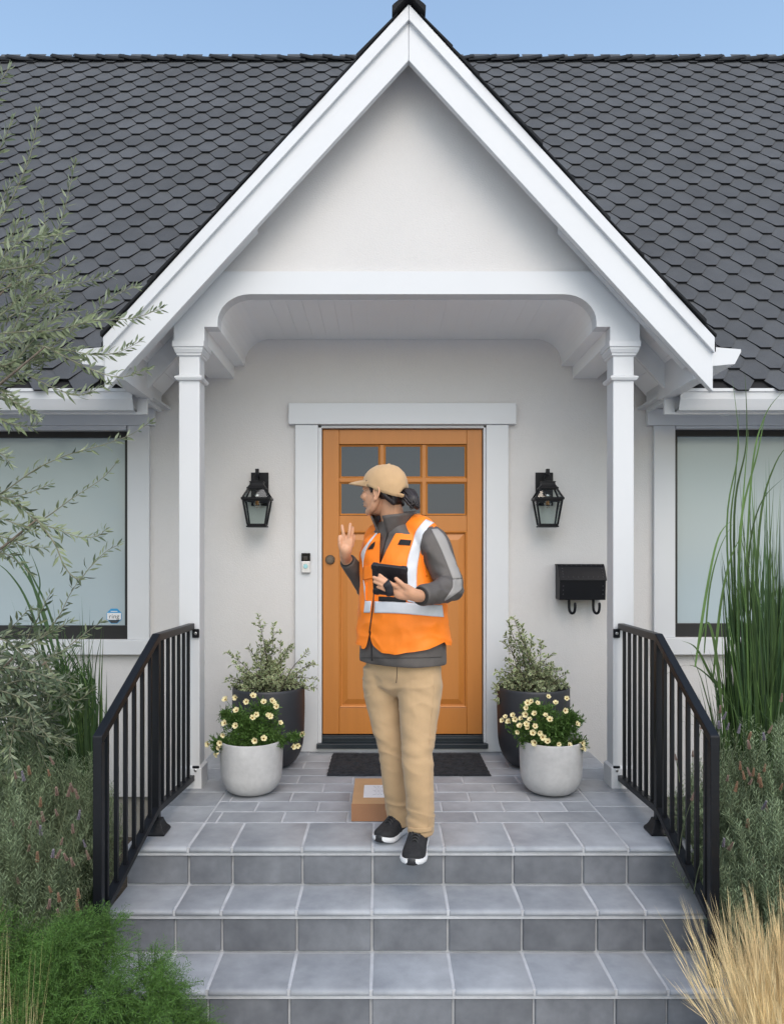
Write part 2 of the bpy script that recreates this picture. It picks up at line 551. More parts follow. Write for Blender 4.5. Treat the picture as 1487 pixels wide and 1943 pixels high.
def wall_holes(mb, x0, x1, z0, z1, y, holes, depth=0.12):
    xs = sorted(set([x0, x1] + [h[0] for h in holes] + [h[1] for h in holes]))
    zs = sorted(set([z0, z1] + [h[2] for h in holes] + [h[3] for h in holes]))
    for i in range(len(xs) - 1):
        for j in range(len(zs) - 1):
            cx, cz = (xs[i] + xs[i + 1]) / 2, (zs[j] + zs[j + 1]) / 2
            if any(h[0] < cx < h[1] and h[2] < cz < h[3] for h in holes):
                continue
            mb.add([(xs[i], y, zs[j]), (xs[i + 1], y, zs[j]), (xs[i + 1], y, zs[j + 1]), (xs[i], y, zs[j + 1])], [(0, 1, 2, 3)])
    for (a, b_, c, d) in holes:
        for q in ([(a, y, c), (a, y, d), (a, y + depth, d), (a, y + depth, c)], [(b_, y, d), (b_, y, c), (b_, y + depth, c), (b_, y + depth, d)],
                  [(a, y, d), (b_, y, d), (b_, y + depth, d), (a, y + depth, d)], [(b_, y, c), (a, y, c), (a, y + depth, c), (b_, y + depth, c)]):
            mb.add(q, [(0, 1, 2, 3)])


WL = (XW(-190, Yw), XW(243, Yw), ZW(1213, Yw), ZW(818, Yw))
WR = (XW(1279, Yw), XW(1700, Yw), ZW(1209, Yw), ZW(815, Yw))
DO = (XW(603, Yw), XW(923, Yw), ZP, ZW(808, Yw))
ZB = ZW(1512, Yw)
w = MB()
wall_holes(w, -7.0, 7.2, ZB, 2.80, Yw, [WL, WR, DO])
w.add([(-1.9, Yw, 2.80), (2.15, Yw, 2.80), (2.15, Yw, 3.45), (-1.9, Yw, 3.45)], [(0, 1, 2, 3)])
w.add([(-7, Yw, ZB), (-7, Yw + 0.1, ZB), (7.2, Yw + 0.1, ZB), (7.2, Yw, ZB)], [(0, 1, 2, 3)])
w.add([(-7, Yw, ZB), (-7, 11, ZB), (-7, 11, 2.8), (-7, Yw, 2.8)], [(0, 3, 2, 1)])
w.add([(7.2, Yw, ZB), (7.2, 11, ZB), (7.2, 11, 2.8), (7.2, Yw, 2.8)], [(0, 1, 2, 3)])
w.build('wall', M['stucco'], house)
w = MB(); w.box(-6.98, 7.18, Yw + 0.03, Yw + 0.2, -0.2, ZB + 0.003)
w.build('foundation', M['concrete_base'], house)
# porch gable wall
w = MB(); w.prism([(XC - 1.13, 3.985, 3.25), (XC + 1.13, 3.985, 3.25), (XC, 3.985, ZA - 0.06)], (0, 0.05, 0))
w.build('gable_wall', M['stucco'], house)

# porch beam with rounded corners, and the vaulted porch ceiling behind it
YF = 3.96
xi0, xi1, xl0, xl1, xo0, xo1 = -0.891, 1.140, -0.962, 1.2136, -1.126, 1.372
zb, zl, zt, zz = 2.944, 3.023, 3.198, 3.320
RX, RZ = 0.175, 0.150
arc = []
for k in range(9):
    a = R(180 - k * 11.25)
    arc.append((xi0 + RX + RX * math.cos(a), zt - RZ + RZ * math.sin(a)))
arc2 = [(xi0 + xi1 - p[0], p[1]) for p in reversed(arc)]
inner = [(xl0, zb), (xl0, zl), (xi0, zl)] + arc + arc2 + [(xi1, zl), (xl1, zl), (xl1, zb)]
soff = lambda x: ZA - SL * abs(x - XC) - 0.10
outer = [(xo1, zb), (xo1, soff(xo1)), (XC + (ZA - 0.10 - zz) / SL, zz), (XC - (ZA - 0.10 - zz) / SL, zz), (xo0, soff(xo0)), (xo0, zb)]
poly = inner + outer


def arch_prism(mb, y0, y1):
    # front and back as strips (so no concave polygon), then the outline swept in depth
    allp = poly
    n = len(allp)
    top = lambda x: min(zz, soff(x))
    for yy, flip in ((y0, False), (y1, True)):
        pts = [(xo0, zb)] + inner + [(xo1, zb)]
        for i in range(len(pts) - 1):
            a, b_ = pts[i], pts[i + 1]
            if abs(a[0] - b_[0]) < 1e-6: continue
            segs = sorted(set([a[0], b_[0]] + [q for q in (outer[2][0], outer[3][0]) if min(a[0], b_[0]) < q < max(a[0], b_[0])]))
            for u, v in zip(segs[:-1], segs[1:]):
                f = lambda x: a[1] + (b_[1] - a[1]) * (x - a[0]) / (b_[0] - a[0])
                q = [(u, yy, f(u)), (v, yy, f(v)), (v, yy, top(v)), (u, yy, top(u))]
                mb.add(q, [(3, 2, 1, 0) if flip else (0, 1, 2, 3)])
    for i in range(n):
        a, b_ = allp[i], allp[(i + 1) % n]
        mb.add([(a[0], y0, a[1]), (b_[0], y0, b_[1]), (b_[0], y1, b_[1]), (a[0], y1, a[1])], [(3, 2, 1, 0)])


b = MB(); arch_prism(b, YF, YF + 0.085)
auto_smooth(b.build('porch_beam', M['white'], house), 30)
b = MB(); arch_prism(b, YF + 0.087, Yw - 0.001)
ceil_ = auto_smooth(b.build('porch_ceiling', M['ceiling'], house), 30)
# ceiling boards laid front to back under the flat of the vault
x = xi0 + RX
while x < xi1 - RX - 0.02:
    x1 = min(x + 0.0885, xi1 - RX)
    b = MB(); b.box(x + 0.0005, x1 - 0.0005, YF + 0.086, Yw - 0.003, zt - 0.0022, zt - 0.0003)
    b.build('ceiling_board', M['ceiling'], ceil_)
    x = x1

# porch columns
for cx in (-1.0455, 1.288):
    b = MB(); h = 0.056; cy = 3.97 + h
    b.box(cx - h, cx + h, cy - h, cy + h, ZP - 0.01, zb)
    col = b.build('porch_column', M['white'], house, bevel=0.004)
    b = MB()
    q = lambda e, z: [(cx - h - e, cy - h - e, z), (cx + h + e, cy - h - e, z), (cx + h + e, cy + h + e, z), (cx - h - e, cy + h + e, z)]
    b.rings([q(0.001, 2.865), q(0.010, 2.872), q(0.010, 2.880), q(0.015, 2.884), q(0.022, 2.902), q(0.022, 2.910), q(0.028, 2.914), q(0.028, zb - 0.001)])
    b.build('capital', M['white'], col)
    b = MB(); b.rings([q(0.001, 2.735), q(0.012, 2.738), q(0.018, 2.750), q(0.018, 2.757), q(0.008, 2.762), q(0.001, 2.766)])
    b.build('neck_band', M['white'], col)
    b = MB(); b.rings([q(0.013, ZP - 0.003), q(0.013, 0.652), q(0.001, 0.664)])
    b.build('plinth', M['white'], col)

# main roof deck (felt under the shingles) with the valley cut out for the porch
hE = (ZA - 0.11 - ZE) / SL
dk = MB()
zv = ZA - 0.11
yv = YE + (zv - ZE) / SM
P_ = lambda x, y: (x, y, ZE + SM * (y - YE) - 0.012)
dk.add([P_(-7.6, YE), P_(XC - hE, YE), P_(XC, yv), P_(XC, YR), P_(-7.6, YR)], [(0, 1, 2, 3, 4)])
dk.add([P_(7.8, YE), P_(XC + hE, YE), P_(XC, yv), P_(XC, YR), P_(7.8, YR)], [(4, 3, 2, 1, 0)])
dk.add([(-7.6, YR, ZR - 0.012), (7.8, YR, ZR - 0.012), (7.8, 2 * YR - YE, ZE), (-7.6, 2 * YR - YE, ZE)], [(0, 1, 2, 3)])
roof = dk.build('roof', M['roof_deck'], house)
# eave soffit and fascia under the gutters
for (x0, x1) in ((-7.6, XC - 1.50), (XC + 1.50, 7.8)):
    b = MB(); b.box(x0, x1, YE + 0.104, Yw, 2.742, 2.756)
    b.build('eave_soffit', M['white'], house)
    b = MB(); b.box(x0, x1, YE + 0.085, YE + 0.103, 2.62, 2.745)
    b.build('fascia', M['white'], house)

# hexagon shingles
PIT, EXP = 0.234, 0.0908
sl_len = math.hypot(1, SM)
up_y, up_z = 1 / sl_len, SM / sl_len
nrm_y, nrm_z = -SM / sl_len, 1 / sl_len
e, hb = EXP, 0.0315
ph = PIT / 2 - hb * 0.92
tabp = [(-hb, 0), (hb, 0), (ph, e * 0.98), (ph, 2.15 * e), (-ph, 2.15 * e), (-ph, e * 0.98)]
tabh = lambda d: 0.0165 * (1 - d / (2.15 * e)) ** 2 + 0.002


def tab_into(mb, M4=None):
    vs_ = [(a, d, tabh(d)) for a, d in tabp] + [(a, d, tabh(d) - 0.0105) for a, d in tabp]
    if M4: vs_ = [M4 @ Vector(p) for p in vs_]
    mb.add(vs_, [(0, 1, 2, 3, 4, 5)])
    n_ = len(mb.v) - 12
    for i, j in ((5, 0), (0, 1), (1, 2)):
        mb.f.append((n_ + j, n_ + i, n_ + i + 6, n_ + j + 6)); mb.m.append(1)


b = MB(); tab_into(b)
shingle_me = b.mesh('shingle', [M['shingle'], M['roof_deck']])
rot = Matrix(((1, 0, 0), (0, up_y, nrm_y), (0, up_z, nrm_z)))
spots = []
k = 0
while True:
    d = k * EXP - 0.03
    yy = YE + d * up_y
    if yy > YR - 0.03: break
    z = ZE + d * up_z
    zt_ = z + 1.1 * EXP * up_z
    half = (ZA - zt_) / SL - 0.05
    n = int(7.4 / PIT)
    for i in range(-n, n + 1):
        x = XC + i * PIT + (PIT / 2 if k % 2 else 0) + 0.03
        if ZA - 0.11 - SL * (abs(x - XC) - PIT / 2) > z - 0.01: continue
        px = CX + x * FPX / yy
        spots.append((yy if -60 < px < 1547 else 100 + yy, x, z, px))
    k += 1
spots.sort()
inview = [s for s in spots if s[0] < 100]
far = MB()
for i, (yy, x, z, px) in enumerate(spots):
    yy = yy % 100
    jit = Matrix.Rotation(rnd.uniform(-0.012, 0.012), 4, 'Z') @ Matrix.Rotation(rnd.uniform(-0.008, 0.010), 4, 'X')
    T = Matrix.Translation((x + rnd.uniform(-0.002, 0.002), yy, z)) @ rot.to_4x4() @ jit
    if i < 300 and i < len(inview):
        o = link('shingle', shingle_me, roof)
        o.matrix_world = T
        o.matrix_basis = T
    else:
        tab_into(far, T)
stuff(far.build('shingle_field', [M['shingle_far'], M['roof_deck']], roof))
M['ridge'] = pm('shingle_shaded', (0.010, 0.011, 0.013), 0.95, 0.2, 5, bump=0.4, bscale=300, rand=0.2, bdist=0.005)  # same shingle darkened: the shade on the caps is in the colour
# ridge caps of the main roof, lapped outwards from the porch gable
for sgn in (-1, 1):
    b = MB()
    L_, hw_ = 0.25, 0.058
    prof = [(-hw_, -hw_ * 0.95), (-0.02, -0.012), (0, 0), (0.02, -0.012), (hw_, -hw_ * 0.95)]
    for t in (0.0, -0.012):
        pass
    r0 = [(0, p[0], p[1] + 0.006) for p in prof] + [(0, p[0], p[1] - 0.006) for p in reversed(prof)]
    r1 = [(sgn * L_ * 0.6, p[0], p[1] + 0.018) for p in prof] + [(sgn * L_ * 0.6, p[0], p[1] + 0.004) for p in reversed(prof)]
    r2 = [(sgn * L_, p[0] * 1.08, p[1] + 0.034) for p in prof] + [(sgn * L_, p[0] * 1.08, p[1] + 0.026) for p in reversed(prof)]
    b.rings([r0, r1, r2])
    if sgn < 0: b.f = [tuple(reversed(f)) for f in b.f]
    cap_me = b.mesh('ridge_cap', M['ridge'])
    x = XC + sgn * 0.02
    while abs(x - XC) < 4.3:
        o = link('ridge_cap', cap_me, roof)
        o.location = (x, YR, ZR + 0.012 + rnd.uniform(-0.004, 0.004))
        o.rotation_euler = (0, rnd.uniform(-0.012, 0.012), 0)
        x += sgn * 0.2

# main gutters (K profile along the eave)
gp = [(YE + 0.085, ZE + 0.0), (YE + 0.085, 2.632), (YE + 0.030, 2.632), (YE + 0.022, 2.650), (YE + 0.006, 2.690), (YE + 0.002, 2.728), (YE - 0.006, 2.732), (YE - 0.006, ZE),
      (YE + 0.004, ZE), (YE + 0.006, 2.735), (YE + 0.012, 2.692), (YE + 0.028, 2.655), (YE + 0.079, 2.640), (YE + 0.079, ZE)]
for (x0, x1) in ((-7.6, XC - 1.56), (XC + 1.56, 7.8)):
    b = MB()
    n = len(gp)
    b.rings([[(x0, p[0], p[1]) for p in gp], [(x1, p[0], p[1]) for p in gp]], cap=False)
    b.build('gutter', M['white'], house)
# exposed rafter tails under the right and left eave
for px in (1385, 1600):
    b = MB(); xx = XW(px, 4.31); b.box(xx - 0.024, xx + 0.024, YE + 0.105, YE + 0.20, 2.630, 2.741)
    b.build('rafter_tail', M['white'], house, bevel=0.006)

# porch roof: deck, rake boards, soffit planks, caps, side gutters
pr = MB()
for s in (-1, 1):
    A = lambda h, dz: (XC + s * h, YB + 0.012, ZA - SL * h + dz)
    pr.prism([A(0, 0), A(HW + 0.02, 0), A(HW + 0.02, -0.05), A(0, -0.05)], (0, 5.50 - YB, 0))
proof = pr.build('porch_roof', M['roof_deck'], house)
for s in (-1, 1):
    A = lambda h, dz, y: (XC + s * h, y, ZA - SL * h + dz)
    b = MB(); b.prism([A(0.0006, -0.004, YB - 0.022), A(HW, -0.004, YB - 0.022), A(HW, -0.084, YB - 0.022), A(0.0006, -0.084, YB - 0.022)], (0, 0.030, 0))
    b.build('rake_trim', M['white'], proof, bevel=0.003)
    b = MB(); b.prism([A(0.0006, -0.05, YB), A(HW, -0.05, YB), A(HW, -0.278, YB), A(0.0006, -0.278, YB)], (0, 0.038, 0))
    b.build('rake_board', M['white'], proof, bevel=0.003)
    # second rafter behind the rake board, stopping short of the eave
    b = MB(); b.prism([A(0.8, -0.10, YB + 0.10), A(HW - 0.10, -0.10, YB + 0.10), A(HW - 0.10, -0.235, YB + 0.10), A(0.8, -0.235, YB + 0.10)], (0, 0.045, 0))
    b.build('rafter', M['white'], proof)
    # short frieze under the porch soffit, in the plane of the main eave
    b = MB(); b.prism([A(1.255, -0.106, YE + 0.03), A(1.52, -0.106, YE + 0.03), A(1.52, -0.25, YE + 0.03), A(1.255, -0.25, YE + 0.03)], (0, 0.026, 0))
    b.build('frieze', M['white'], house)
    # eave soffit of the porch: narrow planks running front to back
    h = 0.02
    while h < HW - 0.005:
        h1 = min(h + (0.078 if h > 0.9 else 0.30), HW)
        b = MB(); b.prism([A(h + 0.001, -0.085 + rnd.uniform(-0.002, 0), YB + 0.039), A(h1 - 0.001, -0.085, YB + 0.039), A(h1 - 0.001, -0.105, YB + 0.039), A(h + 0.001, -0.105, YB + 0.039)], (0, Yw - YB - 0.06, 0))
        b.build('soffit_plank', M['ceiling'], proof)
        h = h1
    # boxed return closing the porch eave
    b = MB(); b.prism([A(HW - 0.085, -0.107, YB + 0.0395), A(HW - 0.027, -0.107, YB + 0.0395), (XC + s * (HW - 0.027), YB + 0.0395, ZA - SL * HW - 0.205), (XC + s * (HW - 0.085), YB + 0.0395, ZA - SL * HW - 0.205)], (0, YE + 0.09 - YB, 0))
    b.build('eave_return', M['white'], proof)
    # eave fascia
    b = MB(); zf = ZA - SL * HW
    b.box(XC + s * (HW - 0.004), XC + s * (HW - 0.026), YB + 0.039, Yw - 0.06, zf - 0.20, zf - 0.03)
    b.build('eave_board', M['white'], proof)
    # shingle courses seen on edge along the rake
    n = 0; h = 0.06
    while h < HW - 0.02:
        l = min(rnd.uniform(0.13, 0.20), (HW + 0.01 - h) / 1.25)
        if l < 0.03: break
        t = rnd.uniform(0.010, 0.020)
        o_ = rnd.uniform(-0.012, 0.012)
        b = MB(); b.prism([A(h, 0.004, YB - 0.03 + o_), A(h + l * 1.25, 0.010, YB - 0.03 + o_), A(h + l * 1.25, 0.012 + t, YB - 0.03 + o_), A(h, 0.004 + t * 0.5, YB - 0.03 + o_)], (0, 0.30, 0))
        b.build('rake_shingle', M['ridge'], proof)
        h += l
    # upper courses over the whole slope, one joined sheet of tabs
    # side gutter with its end cap
    gx = lambda d, z: (XC + s * (HW + d), YB + 0.012, z)
    zt0 = ZA - SL * HW - 0.045
    ends = [gx(0.002, zt0), gx(0.150, zt0 - 0.012), gx(0.150, zt0 - 0.026), gx(0.118, zt0 - 0.088), gx(0.002, zt0 - 0.098)]
    b = MB(); b.prism(ends, (0, 0.004, 0))
    q0 = [gx(0.150, zt0 - 0.010), gx(0.150, zt0 - 0.026), gx(0.118, zt0 - 0.088), gx(0.002, zt0 - 0.098), gx(0.002, zt0), gx(0.006, zt0), gx(0.006, zt0 - 0.092), gx(0.115, zt0 - 0.082), gx(0.145, zt0 - 0.024), gx(0.145, zt0 - 0.010)]
    b.rings([[(p[0], YB + 0.016, p[2]) for p in q0], [(p[0], YE + 0.10, p[2]) for p in q0]], cap=False)
    b.build('porch_gutter', M['white'], house)
    # porch slope shingles: tabs of the same kind
tabs = MB()
SP = math.hypot(1, SL)
for s in (-1, 1):
    ux, uz = -s / SP, SL / SP
    r3 = Matrix(((0, ux, s * SL / SP), (s * 1.0, 0, 0), (0, uz, 1 / SP)))
    k = 0
    while k * EXP < HW * SP - 0.1:
        d = k * EXP
        X_, Z_ = XC + s * HW - s * d / SP, ZA - SL * HW + d * SL / SP
        y = YB + 0.15 + (PIT / 2 if k % 2 else 0)
        while y < 5.4:
            tab_into(tabs, Matrix.Translation((X_, y, Z_ + 0.004)) @ r3.to_4x4())
            y += PIT
        k += 1
stuff(tabs.build('porch_shingle_field', [M['shingle_far'], M['roof_deck']], proof))
# ridge caps of the porch
b = MB()
prof = [(-0.086, -0.060), (-0.078, -0.050), (-0.02, -0.003), (0, 0.004), (0.02, -0.003), (0.078, -0.050), (0.086, -0.060)]
mk = lambda y, dz: [(p[0], y, p[1] + dz) for p in prof] + [(p[0] * 0.98, y, p[1] + dz - (0.034 if abs(p[0]) > 0.05 else 0.02)) for p in reversed(prof)]
b.rings([mk(0, 0.0), mk(0.3, -0.02)])
pc = b.mesh('ridge_cap', M['ridge'])
for i in range(8):
    o = link('ridge_cap', pc, proof)
    o.location = (XC, YB - 0.05 + i * 0.22, ZA + 0.026)

# ------------------------------------------------------------------ windows
for (wn, cas, hdr, lip) in ((WL, (245, 286), (-240, 297), -1), (WR, (1237, 1277), (1224, 1750), 1)):
    x0, x1, z0, z1 = wn
    f = 0.030
    b = MB()
    fy0, fy1 = Yw + 0.012, Yw + 0.075
    side = 0.024
    b.box(x0, x1, fy0, fy1, z1 - 0.040, z1)
    b.box(x0, x1, fy0, fy1, z0, z0 + 0.088)
    b.box(x0, x0 + side, fy0, fy1, z0 + 0.088, z1 - 0.040)
    b.box(x1 - side, x1, fy0, fy1, z0 + 0.088, z1 - 0.040)
    win = b.build('window', M['frame_black'], house, bevel=0.003)
    b = MB(); b.box(x0 + side, x1 - side, Yw + 0.040, Yw + 0.046, z0 + 0.088, z1 - 0.040)
    b.build('pane', M['shade_cloth'], win)
    zh = ZW(809, Yw)
    b = MB(); b.box(XW(hdr[0], Yw), XW(hdr[1], Yw), Yw - 0.040, Yw - 0.001, zh, 2.741)
    b.build('header', M['white'], win, bevel=0.003)
    b = MB(); b.box(x0 - 0.0, x1 + 0.0, Yw - 0.028, Yw + 0.012, z1 + 0.001, zh - 0.001)
    b.build('head_stop', M['white'], win)
    zs = ZW(1241, Yw)
    for k_ in (0, 1):
        a, c = (cas if (k_ == 0) else ((-235, -192) if lip < 0 else (1702, 1745)))
        b = MB(); b.box(XW(a, Yw), XW(c, Yw), Yw - 0.030, Yw - 0.001, z0 - 0.001, zh - 0.001)
        b.build('casing', M['white'], win, bevel=0.002)
    ex = (XW(-240, Yw), XW(286.5, Yw)) if lip < 0 else (XW(1236.5, Yw), XW(1750, Yw))
    b = MB(); b.box(ex[0], ex[1], Yw - 0.045, Yw + 0.012, zs, z0 - 0.002)
    b.build('sill', M['white'], win, bevel=0.004)

# ------------------------------------------------------------------ front door
x = lambda p: XW(p, Yw)
z = lambda p: ZW(p, Yw)
b = MB()
b.box(x(561), x(604), Yw - 0.030, Yw - 0.001, ZP + 0.002, z(807.5))
b.box(x(921), x(963), Yw - 0.030, Yw - 0.001, ZP + 0.002, z(807.5))
b.box(x(549), x(977), Yw - 0.042, Yw - 0.001, z(807), z(767))
case = b.build('door_casing', M['white'], house, bevel=0.003)
b = MB()
b.box(x(604), x(610.5), Yw - 0.012, Yw + 0.10, ZP + 0.03, z(808))
b.box(x(916.5), x(921), Yw - 0.012, Yw + 0.10, ZP + 0.03, z(808))
b.box(x(604), x(921), Yw - 0.012, Yw + 0.10, z(812.5), z(808) )
b.build('jamb', M['white'], case, bevel=0.002)
b = MB()
b.box(x(604), x(921), Yw + 0.055, Yw + 0.12, ZP + 0.02, z(812.5))
b.build('weather_strip', M['frame_black'], case)
YD = Yw + 0.018
b = MB()
D0, D1 = YD, YD + 0.040
s_ = 0.0008
b.box(x(612), x(643), D0, D1, z(1394), z(814))
b.box(x(886), x(915), D0, D1, z(1394), z(814))
b.box(x(643) + s_, x(886) - s_, D0 + 0.0006, D1, z(842), z(814))
b.box(x(643) + s_, x(886) - s_, D0 + 0.0006, D1, z(1008), z(978))
b.box(x(643) + s_, x(886) - s_, D0 + 0.0006, D1, z(1394), z(1344))
for (a, c) in ((720.5, 728.5), (800.5, 808.5)):
    b.box(x(a), x(c), D0 + 0.004, D1, z(977), z(843))
b.box(x(643), x(886), D0 + 0.0045, D1, z(914), z(906))
door = b.build('front_door', M['door'], house, bevel=0.003, seg=2)
for r_, (t_, u_) in enumerate(((843, 906), (914, 977))):
    for (a, c) in ((644, 720.5), (728.5, 800.5), (808.5, 885)):
        # glazing bead, then the pane
        q = MB(); P0 = lambda e, yy: [(x(a) + e, yy, z(u_) + e), (x(c) - e, yy, z(u_) + e), (x(c) - e, yy, z(t_) - e), (x(a) + e, yy, z(t_) - e)]
        q.rings([P0(0.0, D0 + 0.006), P0(0.012, D0 + 0.018)], cap=False)
        q.build('glazing_bead', M['door'], door)
        q = MB(); q.add(P0(0.008, D0 + 0.0165), [(0, 1, 2, 3)])
        q.build('pane', M['door_glass'], door)
q = MB(); P1 = lambda e, yy: [(x(643) + e, yy, z(1344) + e), (x(886) - e, yy, z(1344) + e), (x(886) - e, yy, z(1008) - e), (x(643) + e, yy, z(1008) - e)]
q.rings([P1(-0.001, D0 + 0.0015), P1(0.004, D0 - 0.003), P1(0.010, D0 + 0.001), P1(0.014, D0 + 0.013), P1(0.018, D0 + 0.014), P1(0.052, D0 + 0.004), P1(0.055, D0 + 0.003)], cap=False)
q.add(P1(0.055, D0 + 0.003), [(0, 1, 2, 3)])
q.build('door_panel', M['door'], door)
q = MB()
for rr, y0_, y1_ in ((0.031, -0.010, 0.0), (0.026, -0.018, -0.010), (0.018, -0.026, -0.018)):
    q.rings([[(x(626) + rr * f * math.cos(2 * math.pi * i / 24), YD + yy, z(1062) + rr * f * math.sin(2 * math.pi * i / 24)) for i in range(24)] for yy, f in ((y1_, 1.0), (y0_ + 0.003, 1.0), (y0_, 0.9))])
q.box(x(626) - 0.002, x(626) + 0.002, YD - 0.029, YD - 0.025, z(1062) - 0.012, z(1062) + 0.012)
q.build('door_lock', M['knob'], door)
b = MB()
b.box(x(611), x(917), Yw - 0.004, Yw + 0.06, z(1408), z(1395.5))
b.box(x(611), x(917), Yw - 0.010, Yw + 0.02, z(1403), z(1399))
b.box(x(602), x(923.5), Yw - 0.055, Yw + 0.05, z(1417.0), z(1408) - 0.0005)
b.build('threshold', M['sill_black'], case, bevel=0.002)
b = MB(); b.box(x(561), x(963), Yw - 0.024, Yw + 0.05, ZP + 0.001, z(1417.0) - 0.001)
b.build('base_board', M['white'], case)

# ------------------------------------------------------------------ hand rails
def lerp(a, b, t):
    return a + (b - a) * t


def railing(label, side):
    if side < 0:
        xc, xm, xf = -1.030, -1.020, -1.050
    else:
        xc, xm, xf = 1.270, 1.232, 1.214
    yc, ym, yf = 3.957, 3.310, 2.722
    zt = (1.432, 1.437, 1.118)          # top rail, upper face
    zb_ = (0.618, 0.665, 0.462)         # bottom rail, upper face
    t = thing('handrail', label, 'handrail', (xm, ym, ZP), 'black metal handrails of the steps')
    w_, h_ = 0.036, 0.034
    b = MB()
    dz = Vector((0, 0, -h_ / 2))
    A, B, D = Vector((xc, yc - 0.002, zt[0])), Vector((xm, ym, zt[1])), Vector((xf, yf - 0.0165, zt[2]))

    def railpath(mb, pts, w, h, lo):
        rs = []
        for i, p in enumerate(pts):
            rs.append([(p.x - w / 2, p.y, p.z + (0 if not lo else 0)), (p.x - w / 2, p.y, p.z - h), (p.x + w / 2, p.y, p.z - h), (p.x + w / 2, p.y, p.z)])
        mb.rings(rs)
    railpath(b, [A, B, D], w_, h_, False)
    b.build('top_rail', M['rail'], t, bevel=0.004)
    b = MB()
    A2, B2, D2 = Vector((xc, yc - 0.002, zb_[0])), Vector((xm, ym - 0.01, zb_[1])), Vector((xf, yf + 0.02, zb_[2]))
    railpath(b, [A2, B2, D2], 0.036, 0.030, True)
    b.build('bottom_rail', M['rail'], t, bevel=0.003)

    def ztop(y):
        return (lerp(zt[1], zt[0], (y - ym) / (yc - ym)) if y > ym else lerp(zt[2], zt[1], (y - yf) / (ym - yf))) - h_ + 0.002

    def zbot(y):
        return (lerp(zb_[1], zb_[0], (y - ym) / (yc - ym)) if y > ym else lerp(zb_[2], zb_[1], (y - yf) / (ym - yf))) - 0.003

    def xat(y):
        return lerp(xm, xc, (y - ym) / (yc - ym)) if y > ym else lerp(xf, xm, (y - yf) / (ym - yf))
    # posts
    b = MB(); h = 0.0170
    b.box(xm - h, xm + h, ym - h, ym + h, ZP + 0.004, zt[1] - h_ + 0.001)
    p = b.build('post', M['rail'], t, bevel=0.003)
    b = MB()
    q = lambda e, z: [(xm - e, ym - e, z), (xm + e, ym - e, z), (xm + e, ym + e, z), (xm - e, ym + e, z)]
    b.rings([q(0.050, ZP + 0.001), q(0.052, ZP + 0.008), q(0.049, ZP + 0.016), q(0.038, ZP + 0.030), q(0.029, ZP + 0.050), q(0.026, ZP + 0.062), q(0.0215, ZP + 0.064)])
    b.build('post_base', M['rail'], p, bevel=0.002)
    b = MB(); h = 0.0165
    b.box(xf - h, xf + h, yf - h, yf + h, TR[2][0] - 0.002, zt[2] - 0.028)
    b.build('post', M['rail'], t, bevel=0.003)
    # balusters
    ys = [lerp(ym, yc - 0.03, (i + 1.0) / 6.4) for i in range(6)] + [lerp(yf, ym, (i + 0.75) / 6.6) for i in range(6)]
    h = 0.0076
    for y in ys:
        x = xat(y)
        b = MB(); b.box(x - h, x + h, y - h, y + h, zbot(y), ztop(y))
        b.build('baluster', M['rail'], t)
    # wall brackets on the column
    for z0 in (zt[0] - h_ - 0.045, zb_[0] + 0.000):
        b = MB()
        xx = xc + (0.022 if side < 0 else -0.022)
        b.box(xx - 0.019, xx + 0.019, yc + 0.0005, yc + 0.0085, z0, z0 + 0.048)
        br = b.build('bracket', M['rail'], t, bevel=0.006)
        b = MB()
        b.rings([[(xx - side * 0.0 + rr * math.cos(2 * math.pi * i / 12), yy, z0 + 0.024 + rr * math.sin(2 * math.pi * i / 12)) for i in range(12)] for rr, yy in ((0.008, yc), (0.008, yc - 0.003), (0.005, yc - 0.005))][::-1])
        b.f = [tuple(reversed(f)) for f in b.f]
        b.build('screw', M['screw'], br)
    return t


railing('black metal handrail with square bars beside the lavender on the left of the steps', -1)
railing('black metal handrail with square bars on the right of the steps, near the mailbox', 1)


